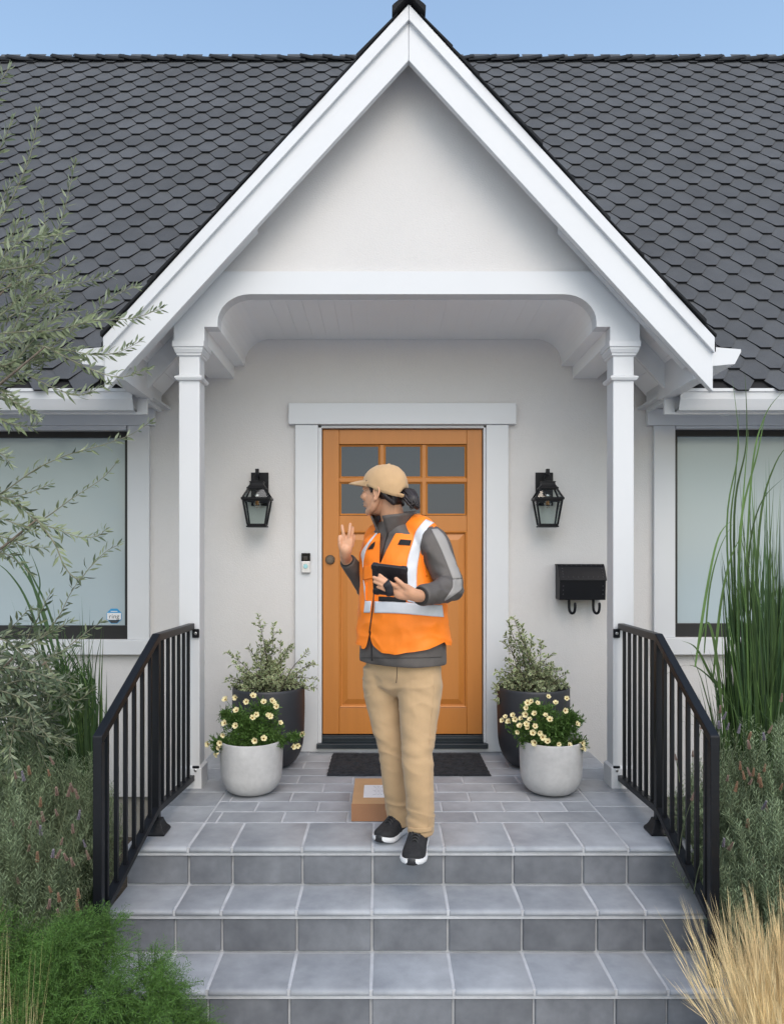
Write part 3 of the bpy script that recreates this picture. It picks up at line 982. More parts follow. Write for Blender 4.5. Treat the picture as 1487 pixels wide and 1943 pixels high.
# ------------------------------------------------------------------ wall lanterns
def lantern(px, label, tilt):
    yb = Yw
    X0 = XW(px, Yw)
    z = lambda p: ZW(p, Yw)
    t = thing('wall_lantern', label, 'lantern', (X0, yb, z(1000)), 'black wall lanterns flanking the door')
    b = MB(); b.box(X0 - 0.056, X0 + 0.056, yb - 0.014, yb - 0.001, z(960), z(897))
    b.build('back_plate', M['black_paint'], t, bevel=0.003)
    cy = yb - 0.105
    cx = X0 - tilt * 0.0
    k = cy / FPX
    zz_ = lambda p: ZC + (CY - p) * k
    # arm and ring
    b = MB()
    b.tube([(X0, yb - 0.012, zz_(905)), (X0, yb - 0.06, zz_(897)), (X0, cy - 0.005, zz_(894)), (X0, cy - 0.006, zz_(903))], [0.008, 0.008, 0.009, 0.007], 8)
    b.box(X0 - 0.010, X0 + 0.010, cy - 0.016, cy + 0.012, zz_(899), zz_(890))
    b.build('arm', M['black_paint'], t)
    b = MB()
    ring = [(cx + 0.022 * math.cos(a), cy, zz_(907) + 0.022 * math.sin(a)) for a in [2 * math.pi * i / 16 for i in range(17)]]
    b.tube(ring, [0.0035] * 17, 6, rounded=False, sub=1)
    b.build('ring', M['black_paint'], t)
    KX, KY = 0.94, 0.62
    sq = lambda e, p: [(cx - e * KX, cy - e * KY, zz_(p)), (cx + e * KX, cy - e * KY, zz_(p)), (cx + e * KX, cy + e * KY, zz_(p)), (cx - e * KX, cy + e * KY, zz_(p))]
    b = MB()
    b.rings([sq(0.064, 928), sq(0.064, 925.5), sq(0.056, 924), sq(0.046, 920), sq(0.044, 916), sq(0.048, 915.5), sq(0.048, 914), sq(0.012, 912)])
    b.build('cap', M['black_paint'], t)
    body = MB()
    rT, rM, rB = 0.062, 0.098, 0.062
    # bars of the roof and of the tapering body
    for sx in (-1, 1):
        for sy in (-1, 1):
            body.bar((cx + sx * 0.054 * KX, cy + sy * 0.054 * KY, zz_(928)), (cx + sx * 0.090 * KX, cy + sy * 0.090 * KY, zz_(946)), 0.011, 0.009, (0, 1, 0))
            body.bar((cx + sx * 0.086 * KX, cy + sy * 0.086 * KY, zz_(948)), (cx + sx * 0.058 * KX, cy + sy * 0.058 * KY, zz_(996)), 0.012, 0.009, (0, 1, 0))

    def frame(e, p0, p1, wd):
        zt, zb2 = zz_(p0), zz_(p1)
        ex, ey = e * KX, e * KY
        body.box(cx - ex, cx + ex, cy - ey, cy - ey + wd, zb2, zt)
        body.box(cx - ex, cx + ex, cy + ey - wd, cy + ey, zb2, zt)
        body.box(cx - ex, cx - ex + wd, cy - ey + wd, cy + ey - wd, zb2, zt)
        body.box(cx + ex - wd, cx + ex, cy - ey + wd, cy + ey - wd, zb2, zt)
    frame(0.098, 944.5, 949, 0.016)
    frame(0.088, 949.1, 951.5, 0.016)
    frame(0.061, 994, 997.5, 0.014)
    body.box(cx - 0.067 * KX, cx + 0.067 * KX, cy - 0.067 * KY, cy + 0.067 * KY, zz_(1000.5), zz_(997.6))
    body.build('lantern_frame', M['black_paint'], t, bevel=0.0015, seg=1)
    for a in range(4):
        Rz = Matrix.Translation((cx, cy, 0)) @ Matrix.Diagonal((KX, KY, 1, 1)) @ Matrix.Rotation(a * math.pi / 2, 4, 'Z')
        b = MB()
        b.add([Rz @ Vector(p) for p in ((-0.084, -0.084, zz_(951)), (0.084, -0.084, zz_(951)), (0.057, -0.057, zz_(996)), (-0.057, -0.057, zz_(996)))], [(0, 1, 2, 3)])
        b.build('pane', M['lamp_glass'], t)
        b = MB()
        b.add([Rz @ Vector(p) for p in ((-0.053, -0.053, zz_(928.5)), (0.053, -0.053, zz_(928.5)), (0.088, -0.088, zz_(945)), (-0.088, -0.088, zz_(945)))], [(0, 1, 2, 3)])
        b.build('roof_pane', M['lamp_glass'], t)
    b = MB()
    b.lathe([(0.012, 0), (0.013, -0.016), (0.010, -0.018)], (cx, cy, zz_(937.5)), 14)
    so = b.build('lamp_socket', M['chrome'], t, smooth=True)
    b = MB(); b.lathe([(0.010, 0), (0.011, -0.012), (0.022, -0.034), (0.021, -0.050), (0.012, -0.064), (0.003, -0.068)], (cx, cy, zz_(944)), 16)
    bu = b.build('bulb', M['bulb_glass'], t, smooth=True)
    b = MB()
    for i in range(5):
        a = i * 1.256
        b.tube([(cx + 0.006 * math.cos(a), cy + 0.006 * math.sin(a), zz_(950)), (cx + 0.009 * math.cos(a), cy + 0.009 * math.sin(a), zz_(957.5))], [0.0014, 0.0014], 5, sub=1)
    b.build('filament', M['brass'], bu)
    return t


lantern(493.5, 'black wall lantern on the left of the orange door, above the doorbell', -1)
lantern(1031.5, 'black wall lantern on the right of the orange door, above the mailbox', 1)

# ------------------------------------------------------------------ doorbell
x = lambda p: XW(p, Yw - 0.03)
z = lambda p: ZW(p, Yw - 0.03)
db = thing('doorbell', 'small silver and black video doorbell on the white door casing', 'doorbell', (x(580.5), Yw - 0.031, z(1087)))
y0 = Yw - 0.0305
b = MB(); b.box(x(572.5), x(589), y0 - 0.022, y0, z(1087), z(1065)); b.build('body', M['silver'], db, bevel=0.004)
b = MB(); b.box(x(572.5), x(589), y0 - 0.0225, y0, z(1064.8), z(1049.5)); h = b.build('camera_head', M['gloss_black'], db, bevel=0.003)
b = MB(); b.box(x(576), x(584.5), y0 - 0.0245, y0 - 0.020, z(1064), z(1056)); b.build('lens', M['lens'], h, bevel=0.003)
b = MB()
cxx, czz = x(580.5), z(1074.5)
b.rings([[(cxx + r * math.cos(2 * math.pi * i / 24), y0 + yy, czz + r * math.sin(2 * math.pi * i / 24)) for i in range(24)] for r, yy in ((0.0145, -0.020), (0.0145, -0.0245), (0.0135, -0.0255))][::-1])
b.f = [tuple(reversed(f)) for f in b.f]
b.build('button', M['teal'], db)
b = MB()
rr = [[(cxx + r * math.cos(2 * math.pi * i / 24), y0 + yy, czz + r * math.sin(2 * math.pi * i / 24)) for i in range(24)] for r, yy in ((0.0148, -0.0221), (0.0152, -0.0250), (0.0168, -0.0250), (0.0172, -0.0221))]
b.rings(rr, cap=False)
b.build('button_ring', M['chrome'], db)

M['rivet'] = pm('rivet', (0.045, 0.045, 0.05), 0.35, 0.1, metal=0.3)
# ------------------------------------------------------------------ mailbox
mx0, mx1 = XW(1060, Yw - 0.10), XW(1147, Yw - 0.10)
Zm = lambda p: ZW(p, Yw - 0.08)
mbx = thing('mailbox', 'black studded metal mailbox with two hooks below, on the wall by the right column', 'mailbox', ((mx0 + mx1) / 2, Yw - 0.001, Zm(1138)))
yw = Yw - 0.002
b = MB()
side = [(yw, Zm(1137)), (yw - 0.112, Zm(1138)), (yw - 0.122, Zm(1100)), (yw - 0.060, Zm(1072)), (yw, Zm(1072))]
b.prism([(mx0, p[0], p[1]) for p in side], (mx1 - mx0, 0, 0))
body = b.build('body', M['black_paint'], mbx, bevel=0.003)
lid = MB()
o = 0.004
lp = [(yw - 0.001, Zm(1070.2)), (yw - 0.062, Zm(1070.2)), (yw - 0.082, Zm(1076)), (yw - 0.100, Zm(1085)), (yw - 0.1275, Zm(1099.5)), (yw - 0.1285, Zm(1101.5)), (yw - 0.124, Zm(1101.5)), (yw - 0.098, Zm(1087)), (yw - 0.060, Zm(1072.6)), (yw - 0.001, Zm(1072.6))]
lid.rings([[(mx0 - 0.004, p[0], p[1]) for p in lp], [(mx1 + 0.004, p[0], p[1]) for p in lp]])
lido = lid.build('lid', M['black_paint'], mbx, bevel=0.0012, seg=1)
rv = MB()


def rivet(p, n):
    n = Vector(n).normalized()
    u = n.cross(Vector((1, 0, 0))).normalized(); v = n.cross(u)
    p = Vector(p)
    rv.rings([[p + u * (r * math.cos(i * math.pi / 4)) + v * (r * math.sin(i * math.pi / 4)) + n * hh for i in range(8)] for r, hh in ((0.0042, 0), (0.0036, 0.002), (0.0015, 0.0032))])


for i in range(9):
    xx = lerp(mx0 + 0.022, mx1 - 0.018, i / 8)
    rivet((xx, yw - 0.0715, Zm(1073)), (0, -0.4, 0.8))
    rivet((xx, yw - 0.119, Zm(1095)), (0, -0.6, 0.8))
for j in range(1, 4):
    tt = j / 4
    for xx in (mx0 + 0.022, mx1 - 0.018):
        rivet((xx, lerp(yw - 0.079, yw - 0.119, tt), lerp(Zm(1074), Zm(1095), tt) + 0.001), (0, -0.55, 0.8))
        rivet((xx, lerp(yw - 0.121, yw - 0.113, tt) - 0.0005, lerp(Zm(1104), Zm(1135), tt)), (0, -1, 0.05))
rv.build('rivets', M['rivet'], lido)
for px in (1080, 1126):
    hx = XW(px, Yw - 0.09)
    b = MB()
    pts = []
    hy = yw - 0.075
    pts = [(hx, hy, Zm(1137)), (hx, hy, Zm(1152)), (hx + 0.004, hy - 0.004, Zm(1160)), (hx + 0.014, hy - 0.018, Zm(1163.5)), (hx + 0.024, hy - 0.032, Zm(1161)), (hx + 0.028, hy - 0.038, Zm(1153)), (hx + 0.028, hy - 0.038, Zm(1145))]
    b.tube(pts, [0.0085] * 7, 10, flat=((0, 1, 0.2), 0.6))
    b.build('hook', M['black_paint'], mbx, smooth=True)

# ------------------------------------------------------------------ window sticker
ys = Yw + 0.0385
sx, sz = XW(217, ys), ZW(1169, ys)
k = ys / FPX
stk = thing('window_sticker', 'small octagonal blue, white and black sticker in the corner of the left window', 'sticker', (sx, ys, sz))


def octo(r, y, z0=-9, z1=9):
    c = 0.414 * r
    P = [(-r, -c), (-c, -r), (c, -r), (r, -c), (r, c), (c, r), (-c, r), (-r, c)]

    def clip(P, f):
        out = []
        for i in range(len(P)):
            a, b_ = P[i], P[(i + 1) % len(P)]
            fa, fb = f(a), f(b_)
            if fa >= 0: out.append(a)
            if fa * fb < 0:
                t = fa / (fa - fb)
                out.append((a[0] + (b_[0] - a[0]) * t, a[1] + (b_[1] - a[1]) * t))
        return out
    P = clip(P, lambda p: p[1] - z0)
    P = clip(P, lambda p: z1 - p[1])
    return [(sx + p[0], y, sz + p[1]) for p in P]


r_ = 14.2 * k
for nm, m_, pts in (('sticker_border', 'st_blue', octo(r_, ys)), ('white_field', 'st_white', octo(r_ * 0.93, ys - 0.0006, -0.5 * r_, 0.42 * r_)),
                    ('black_band', 'st_black', octo(r_ * 0.93, ys - 0.0006, -9, -0.53 * r_))):
    b = MB(); b.prism(pts, (0, 0.0005, 0)); b.build(nm, M[m_], stk)
b = MB(); b.box(sx - 0.45 * r_, sx + 0.45 * r_, ys - 0.001, ys - 0.0005, sz + 0.58 * r_, sz + 0.68 * r_); b.build('blue_print', M['st_white'], stk)
b = MB()
for i, (a0, a1) in enumerate(((-0.55, 0.55), (-0.5, 0.45), (-0.3, 0.3))):
    zz0 = sz + (-0.64 - i * 0.11) * r_
    xx = sx + a0 * r_
    while xx < sx + a1 * r_:
        l = rnd.uniform(0.05, 0.13) * r_
        b.box(xx, xx + l, ys - 0.001, ys - 0.0007, zz0 - 0.03 * r_, zz0 + 0.03 * r_); xx += l + 0.04 * r_
b.build('band_print', M['st_grey'], stk)
fc = bpy.data.curves.new('lettering', 'FONT')
fc.body = 'ring'; fc.size = r_ * 0.86; fc.align_x = 'CENTER'; fc.align_y = 'CENTER'; fc.extrude = 0.0002
fc.space_character = 1.05
fo = bpy.data.objects.new('lettering_src', fc); C.objects.link(fo)
bpy.context.view_layer.update()
fme = bpy.data.meshes.new_from_object(fo.evaluated_get(bpy.context.evaluated_depsgraph_get()))
bpy.data.objects.remove(fo)
fme.transform(Matrix.Translation((sx, ys - 0.0012, sz - 0.05 * r_)) @ Matrix.Rotation(R(90), 4, 'X'))
fme.materials.clear(); fme.materials.append(M['st_grey'])
link('lettering', fme, stk)

# ------------------------------------------------------------------ planters
def planter(name, label, cx, cy, r, h, mat, group):
    t = thing(name, label, 'planter', (cx, cy, ZP), group)
    b = MB()
    prof = []
    rb = r * 0.80
    for k_ in range(9):               # rounded belly
        a = R(90 - k_ * 11.25)
        prof.append((r * 0.42 + (r * 0.56) * math.cos(a) ** 0.85 if k_ else r * 0.40, (h * 0.42) * (1 - math.sin(a))))
    prof += [(r * 0.99, h * 0.55), (r, h * 0.75), (r * 0.995, h * 0.97), (r * 0.985, h * 0.992), (r * 0.965, h), (r * 0.93, h * 0.995), (r * 0.91, h * 0.97), (r * 0.90, h * 0.80)]
    b.lathe(prof, (cx, cy, ZP + 0.002), 56)
    pot = b.build('pot', mat, t, smooth=True)
    b = MB(); n = 40
    ring = [(cx + r * 0.902 * math.cos(2 * math.pi * i / n), cy + r * 0.902 * math.sin(2 * math.pi * i / n), ZP + h * 0.88) for i in range(n)]
    ring2 = [(cx + r * 0.45 * math.cos(2 * math.pi * i / n), cy + r * 0.45 * math.sin(2 * math.pi * i / n), ZP + h * 0.90 + 0.01 * rnd.random()) for i in range(n)]
    b.rings([ring, ring2]); b.build('soil', M['soil'], t, smooth=True)
    return t


DL, DR = (XW(510, 4.42), 4.42), (XW(1011, 4.42), 4.42)
CL, CR = (XW(477.5, 3.90), 3.90), (XW(1044.5, 3.90), 3.90)
planter('planter', 'tall dark grey planter with a leafy shrub, to the left of the door', DL[0], DL[1], 0.215, 0.47, M['pot_dark'], 'tall dark planters by the door')
planter('planter', 'tall dark grey planter with a leafy shrub, to the right of the door', DR[0], DR[1], 0.215, 0.47, M['pot_dark'], 'tall dark planters by the door')
planter('planter', 'pale concrete bowl planter of cream flowers beside the left column', CL[0], CL[1], 0.164, 0.277, M['pot_concrete'], 'pale concrete planters by the columns')
planter('planter', 'pale concrete bowl planter of cream flowers beside the right column', CR[0], CR[1], 0.164, 0.277, M['pot_concrete'], 'pale concrete planters by the columns')

# ------------------------------------------------------------------ door mat
b = MB()
nx, ny = 110, 60
x0, x1, y0, y1 = XW(625, 4.42), XW(921, 4.42), 4.185, 4.665
vs_, fs = [], []
for j in range(ny + 1):
    for i in range(nx + 1):
        u, v = i / nx, j / ny
        edge = min(u, 1 - u) < 0.035 or min(v, 1 - v) < 0.06
        pat = 0.5 + 0.5 * math.sin(u * 46 + 2.2 * math.sin(v * 21)) * math.sin(v * 26 + 2.0 * math.sin(u * 33))
        zz0 = ZP + 0.009 + (0.002 if edge else 0.006 * (pat > 0.42)) + rnd.uniform(0, 0.002)
        if i in (0, nx) or j in (0, ny): zz0 = ZP + 0.001
        vs_.append((lerp(x0, x1, u) + 0.0015 * math.sin(v * 40), lerp(y0, y1, v) + 0.0015 * math.sin(u * 50), zz0))
for j in range(ny):
    for i in range(nx):
        q = j * (nx + 1) + i
        fs.append((q, q + 1, q + nx + 2, q + nx + 1))
b.add(vs_, fs)
tag(b.build('door_mat', M['mat']), 'dark charcoal ribbed door mat in front of the orange door', 'door mat')

# ------------------------------------------------------------------ parcel
bx0, bx1, by0, by1, bh = XW(667, 3.445), XW(742, 3.445), 3.448, 3.86, 0.082
par = thing('parcel', 'brown cardboard parcel with a white label on the porch floor', 'parcel', ((bx0 + bx1) / 2, (by0 + by1) / 2, ZP))
b = MB(); zf = ZP + 0.0015
b.box(bx0, bx1, by0, by1, zf, zf + bh)
b.build('box', M['card'], par, bevel=0.0025)
b = MB(); b.box(bx0 - 0.0012, bx1 + 0.0012, by0 - 0.0015, by0 - 0.0003, zf + 0.001, zf + bh + 0.0006); b.build('shaded_end', M['card_shaded'], par)
b = MB(); lx0, lx1, ly0, ly1 = XW(690, 3.62), XW(738, 3.62), 3.54, 3.74
b.box(lx0, lx1, ly0, ly1, zf + bh + 0.0004, zf + bh + 0.001); lab = b.build('label', M['paper'], par)
b = MB()
for i in range(7):
    yy = ly1 - 0.025 - i * 0.022
    xx = lx0 + 0.045 + (i % 3) * 0.006
    for j in range(3):
        l = rnd.uniform(0.008, 0.018); b.box(xx, xx + l, yy, yy + 0.0045, zf + bh + 0.001, zf + bh + 0.0014); xx += l + 0.004
b.build('label_print', M['print'], lab)
tx = lx1 - 0.020
b = MB(); b.box(tx, tx + 0.018, by0 - 0.0022, by0 - 0.0016, zf + bh - 0.03, zf + bh + 0.0012); b.box(tx, tx + 0.018, by0 - 0.0022, ly0 + 0.02, zf + bh + 0.0014, zf + bh + 0.0018)
b.build('tape', M['tape'], par)

# ================================================================== plants
def rv3(s=1.0):
    return Vector((rnd.gauss(0, s), rnd.gauss(0, s), rnd.gauss(0, s)))


def leaf_into(mb, p, d, n, L, Wd, mat=0, fold=0.25, curl=0.15):
    """lens-shaped leaf with a folded midrib: 4 quads/tris"""
    d = d.normalized()
    s = d.cross(n)
    if s.length < 1e-4: s = d.cross(Vector((1, 0.3, 0.2)))
    s.normalize()
    n = s.cross(d)
    m1 = p + d * (L * 0.42) + n * (L * curl * 0.35)
    tip = p + d * L - n * (L * curl * 0.4)
    w = Wd / 2
    up = n * (w * fold)
    a1, a2 = m1 + s * w + up, m1 - s * w + up
    q = p + d * (L * 0.76) + n * (L * curl * 0.12)
    b1, b2 = q + s * (w * 0.62) + up * 0.6, q - s * (w * 0.62) + up * 0.6
    mb.add([p, a1, m1, a2, b1, q, b2, tip], [(0, 1, 2), (0, 2, 3), (1, 4, 5, 2), (2, 5, 6, 3), (4, 7, 5), (5, 7, 6)], mat)


def leaf_small(mb, p, d, n, L, Wd, mat=0):
    d = d.normalized()
    s = d.cross(n)
    if s.length < 1e-4: s = d.cross(Vector((1, 0.3, 0.2)))
    s.normalize()
    n = s.cross(d)
    m = p + d * (L * 0.5)
    mb.add([p, m + s * (Wd / 2) + n * (Wd * 0.15), p + d * L, m - s * (Wd / 2) + n * (Wd * 0.15)], [(0, 1, 2, 3)], mat)


def blade_into(mb, pts, w0, side, mat=0, taper=1.0):
    """ribbon along pts, width tapering to the tip"""
    n = len(pts)
    vs_, fs = [], []
    for i, p in enumerate(pts):
        t = i / (n - 1)
        w = w0 * (1 - t ** 2.2) * (0.55 + 0.45 * min(1, t * 5)) if taper else w0
        vs_ += [p - side * (w / 2), p + side * (w / 2)]
    for i in range(n - 1):
        fs.append((2 * i, 2 * i + 1, 2 * i + 3, 2 * i + 2))
    mb.add(vs_, fs, mat)


def stem_into(mb, pts, r0, r1, mat=0, n=5):
    """thin cheap tube"""
    m = len(pts)
    rs = []
    for i, p in enumerate(pts):
        t = (pts[min(i + 1, m - 1)] - pts[max(i - 1, 0)])
        if t.length < 1e-6: t = Vector((0, 0, 1))
        t.normalize()
        u = t.cross(Vector((0.3, 1, 0.1))).normalized(); v = t.cross(u)
        r = lerp(r0, r1, i / (m - 1))
        rs.append([p + u * (r * math.cos(2 * math.pi * k / n)) + v * (r * math.sin(2 * math.pi * k / n)) for k in range(n)])
    mb.rings(rs, False, mat)


def resample(pts, step):
    out = [pts[0]]
    acc = 0
    for a, b in zip(pts[:-1], pts[1:]):
        L = (b - a).length
        t = step - acc
        while t <= L:
            out.append(a + (b - a) * (t / L)); t += step
        acc = L - (t - step)
    return out


# ------------------------------------------------------------------ olive tree at the left
ol = thing('olive_tree', 'olive tree with silver green leaves reaching in from the left, before roof and window', 'olive tree', (-2.05, 3.25, 0.0))
trunk = MB(); crown = MB(); twigs_mb = MB()
trunk.tube([(-2.05, 3.25, -0.1), (-2.02, 3.22, 0.6), (-2.10, 3.18, 1.3), (-2.0, 3.2, 2.1), (-2.06, 3.2, 3.0)], [0.085, 0.07, 0.06, 0.05, 0.03], 10, rounded=False)
TW = [  # (pixel polyline from base to tip, depth at base, depth at tip, leaf scale, density)
    ([(-60, 520), (76, 500), (97, 467), (115, 424), (126, 385), (144, 304)], 3.2, 3.1, 0.9, 1),
    ([(-60, 500), (-22, 442), (11, 399), (40, 341), (61, 284), (74, 214)], 3.2, 3.1, 1.0, 1),
    ([(-60, 380), (-15, 310), (7, 269), (25, 225)], 3.2, 3.1, 1.0, 1),
    ([(-50, 240), (-15, 180), (18, 128)], 3.1, 3.1, 1.1, 1),
    ([(-60, 760), (40, 700), (120, 640), (187, 586), (216, 561), (260, 543)], 3.2, 2.95, 1.1, 1.2),
    ([(-50, 690), (0, 662), (36, 622), (79, 583), (126, 547), (173, 532), (213, 520)], 3.25, 3.1, 1.0, 1.2),
    ([(-60, 640), (36, 630), (108, 626), (180, 608), (252, 604), (308, 584)], 3.1, 2.9, 1.15, 1.2),
    ([(-60, 640), (36, 651), (86, 658), (137, 666), (180, 673), (223, 669), (265, 648)], 3.1, 2.9, 1.1, 1.3),
    ([(86, 658), (150, 690), (195, 709), (231, 716), (275, 702)], 3.0, 2.9, 1.15, 0.8),
    ([(-60, 660), (0, 691), (54, 713), (115, 741), (155, 749), (203, 727)], 3.1, 2.95, 1.15, 1),
    ([(20, 540), (72, 489), (86, 442), (83, 388)], 3.2, 3.15, 0.9, 0.9),
    ([(-20, 560), (65, 525), (105, 518), (139, 493)], 3.2, 3.1, 0.9, 1),
    ([(-60, 560), (0, 530), (30, 470), (52, 420)], 3.3, 3.2, 0.9, 1.2),
    ([(-60, 600), (10, 590), (60, 560), (100, 566)], 3.25, 3.15, 1.0, 1.3),
    ([(-60, 640), (0, 600), (40, 560), (60, 520)], 3.15, 3.05, 1.0, 1.2),
    ([(-50, 700), (20, 690), (60, 650), (110, 600), (150, 590)], 3.1, 3.0, 1.1, 1.2),
    ([(-50, 740), (20, 760), (70, 790)], 3.1, 3.0, 1.1, 1.1),
    ([(-50, 760), (10, 800), (60, 810), (74, 800)], 3.1, 3.05, 1.1, 1.2),
    ([(-50, 720), (0, 740), (40, 770), (66, 782)], 3.1, 3.0, 1.1, 1.2),
    ([(-50, 1000), (-9, 946), (21, 924), (50, 903), (80, 884), (132, 862), (189, 846), (248, 825), (290, 797)], 3.2, 3.0, 1.0, 0.62),
    ([(-40, 1080), (35, 1021), (71, 993), (102, 972), (137, 946), (194, 908), (223, 876)], 3.2, 3.0, 0.85, 0.62),
    ([(-30, 943), (24, 943), (66, 931), (97, 918)], 3.2, 3.1, 0.9, 0.9),
    ([(-40, 930), (0, 941), (35, 957), (71, 990), (111, 1005), (151, 1019), (185, 1017), (199, 1006)], 3.15, 3.0, 1.0, 1.5),
    ([(71, 985), (104, 1031), (118, 1064), (132, 1087), (151, 1099), (170, 1078), (201, 1047), (225, 1034)], 3.05, 2.95, 0.95, 0.95),
    ([(47, 1230), (83, 1206), (113, 1168), (132, 1130), (151, 1100)], 3.2, 3.05, 0.85, 0.7),
    ([(90, 1255), (113, 1240), (132, 1225), (170, 1196), (193, 1180)], 3.1, 3.0, 0.85, 0.8),
    ([(-30, 1245), (0, 1237), (59, 1220), (95, 1201), (133, 1180)], 3.15, 3.05, 0.95, 1.4),
    ([(-40, 1010), (10, 1020), (50, 1035), (85, 1040)], 3.15, 3.0, 1.05, 1.3),
    ([(-40, 1060), (5, 1050), (40, 1070), (60, 1090)], 3.2, 3.05, 1.0, 1.2),
    ([(-40, 980), (5, 985), (45, 1000), (70, 1010)], 3.15, 3.0, 1.05, 1.4),
    ([(-30, 870), (0, 860), (20, 880)], 3.15, 3.0, 1.05, 1.2),
    ([(-50, 1255), (0, 1265), (60, 1275), (110, 1290), (150, 1300)], 3.1, 2.9, 1.1, 1.1),
    ([(-50, 1300), (0, 1310), (50, 1330), (85, 1370)], 3.1, 2.95, 1.1, 1.3),
    ([(-40, 1200), (20, 1220), (60, 1255), (120, 1235)], 3.15, 2.95, 1.1, 1.3),
    ([(-40, 1330), (10, 1300), (50, 1290), (90, 1300)], 3.1, 3.0, 1.1, 1.4),
    ([(60, 1220), (110, 1290), (140, 1330), (175, 1310)], 3.2, 3.1, 0.95, 0.8),
    ([(70, 1240), (120, 1310), (135, 1370)], 3.2, 3.1, 1.0, 0.9),
    ([(-40, 1380), (10, 1360), (60, 1370), (95, 1400)], 3.1, 2.95, 1.05, 1.2),
]


def olive_twig(P, ls, dens, rbase=0.004, sub=True):
    stem_into(twigs_mb, P, rbase, 0.0011)
    pts = resample(P, 0.0175 / dens)
    n = len(pts)
    ph = rnd.uniform(0, 6)
    for i in range(1, n):
        t = i / n
        tan = (pts[i] - pts[i - 1]).normalized()
        u = tan.cross(Vector((0.2, 1, 0.3))).normalized()
        v = tan.cross(u)
        a = ph + i * 1.57 + rnd.uniform(-0.6, 0.6)
        for s in (0, math.pi):
            if rnd.random() < 0.10: continue
            side = u * math.cos(a + s) + v * math.sin(a + s)
            d = tan * rnd.uniform(0.55, 1.15) + side * rnd.uniform(0.5, 0.9) + rv3(0.12)
            L = ls * rnd.uniform(0.042, 0.068) * (1 - 0.45 * t ** 3) * (0.75 if t < 0.15 else 1)
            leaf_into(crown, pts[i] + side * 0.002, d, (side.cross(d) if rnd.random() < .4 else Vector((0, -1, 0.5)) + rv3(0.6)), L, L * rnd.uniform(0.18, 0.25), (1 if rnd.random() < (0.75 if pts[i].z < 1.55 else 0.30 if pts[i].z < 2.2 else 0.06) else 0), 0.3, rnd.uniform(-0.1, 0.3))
    tan = (pts[-1] - pts[-2]).normalized()
    for k_ in range(3):
        leaf_into(crown, pts[-1], tan + rv3(0.25), rv3(1), ls * rnd.uniform(0.03, 0.045), 0.007, 0)


for (pp, y0, y1, ls, dens) in TW:
    n = len(pp)
    P = [W(p[0], p[1], lerp(y0, y1, i / (n - 1))) for i, p in enumerate(pp)]
    P, _ = smooth_path(P, [1] * n, 5)
    olive_twig(P, ls, dens, 0.0032)
    # limb back to the trunk
    z = P[0].z
    tz = max(0.3, min(2.9, z - 0.35))
    trunk.tube([(-2.04, 3.2, tz), ((P[0].x - 2.04) / 2, (P[0].y + 3.2) / 2 - 0.02, (tz + z) / 2 - 0.04), tuple(P[0])], [0.012, 0.007, 0.0033], 7, rounded=False)
# the dense dark lower part of the crown, beside and before the grass
for k_ in range(44):
    p0 = W(rnd.uniform(-60, 60), rnd.uniform(1210, 1400), rnd.uniform(3.05, 3.45))
    dirv = Vector((rnd.uniform(0.1, 1.0), rnd.uniform(-0.5, 0.4), rnd.uniform(-0.7, 0.5))).normalized()
    P = [p0 + dirv * (rnd.uniform(0.20, 0.34) * i / 6) + Vector((0, 0, -0.05 * (i / 6) ** 2)) for i in range(7)]
    if P[-1].x > XW(165, P[-1].y): continue
    olive_twig(P, 1.0, 1.0, 0.0025)
for k_ in range(16):
    p0 = W(rnd.uniform(-60, 30), rnd.uniform(440, 760), rnd.uniform(3.05, 3.35))
    dirv = Vector((rnd.uniform(0.3, 1.0), rnd.uniform(-0.5, 0.3), rnd.uniform(-0.1, 0.9))).normalized()
    P = [p0 + dirv * (rnd.uniform(0.18, 0.36) * i / 6) for i in range(7)]
    olive_twig(P, 1.0, 1.0, 0.0025)
# further twigs outside or just inside the left border, so the crown goes on
for k_ in range(46):
    z = rnd.uniform(0.9, 3.8)
    p0 = Vector((-2.0 + rnd.uniform(-0.5, 0.1), 3.2 + rnd.uniform(-0.25, 0.35), z))
    dirv = Vector((rnd.uniform(-0.8, 0.25), rnd.uniform(-0.7, 0.7), rnd.uniform(-0.2, 0.7))).normalized()
    P = [p0 + dirv * (0.6 * i / 6) + Vector((0, 0, -0.05 * (i / 6) ** 2)) for i in range(7)]
    if P[-1].x > -1.62: continue
    olive_twig(P, 1.05, 1.1)
trunk.build('trunk', M['bark'], ol, smooth=True)
twigs_mb.build('twigs', M['olive_twig'], ol, smooth=True)
crown.build('crown', [M['olive'], M['olive_old_shaded']], ol)


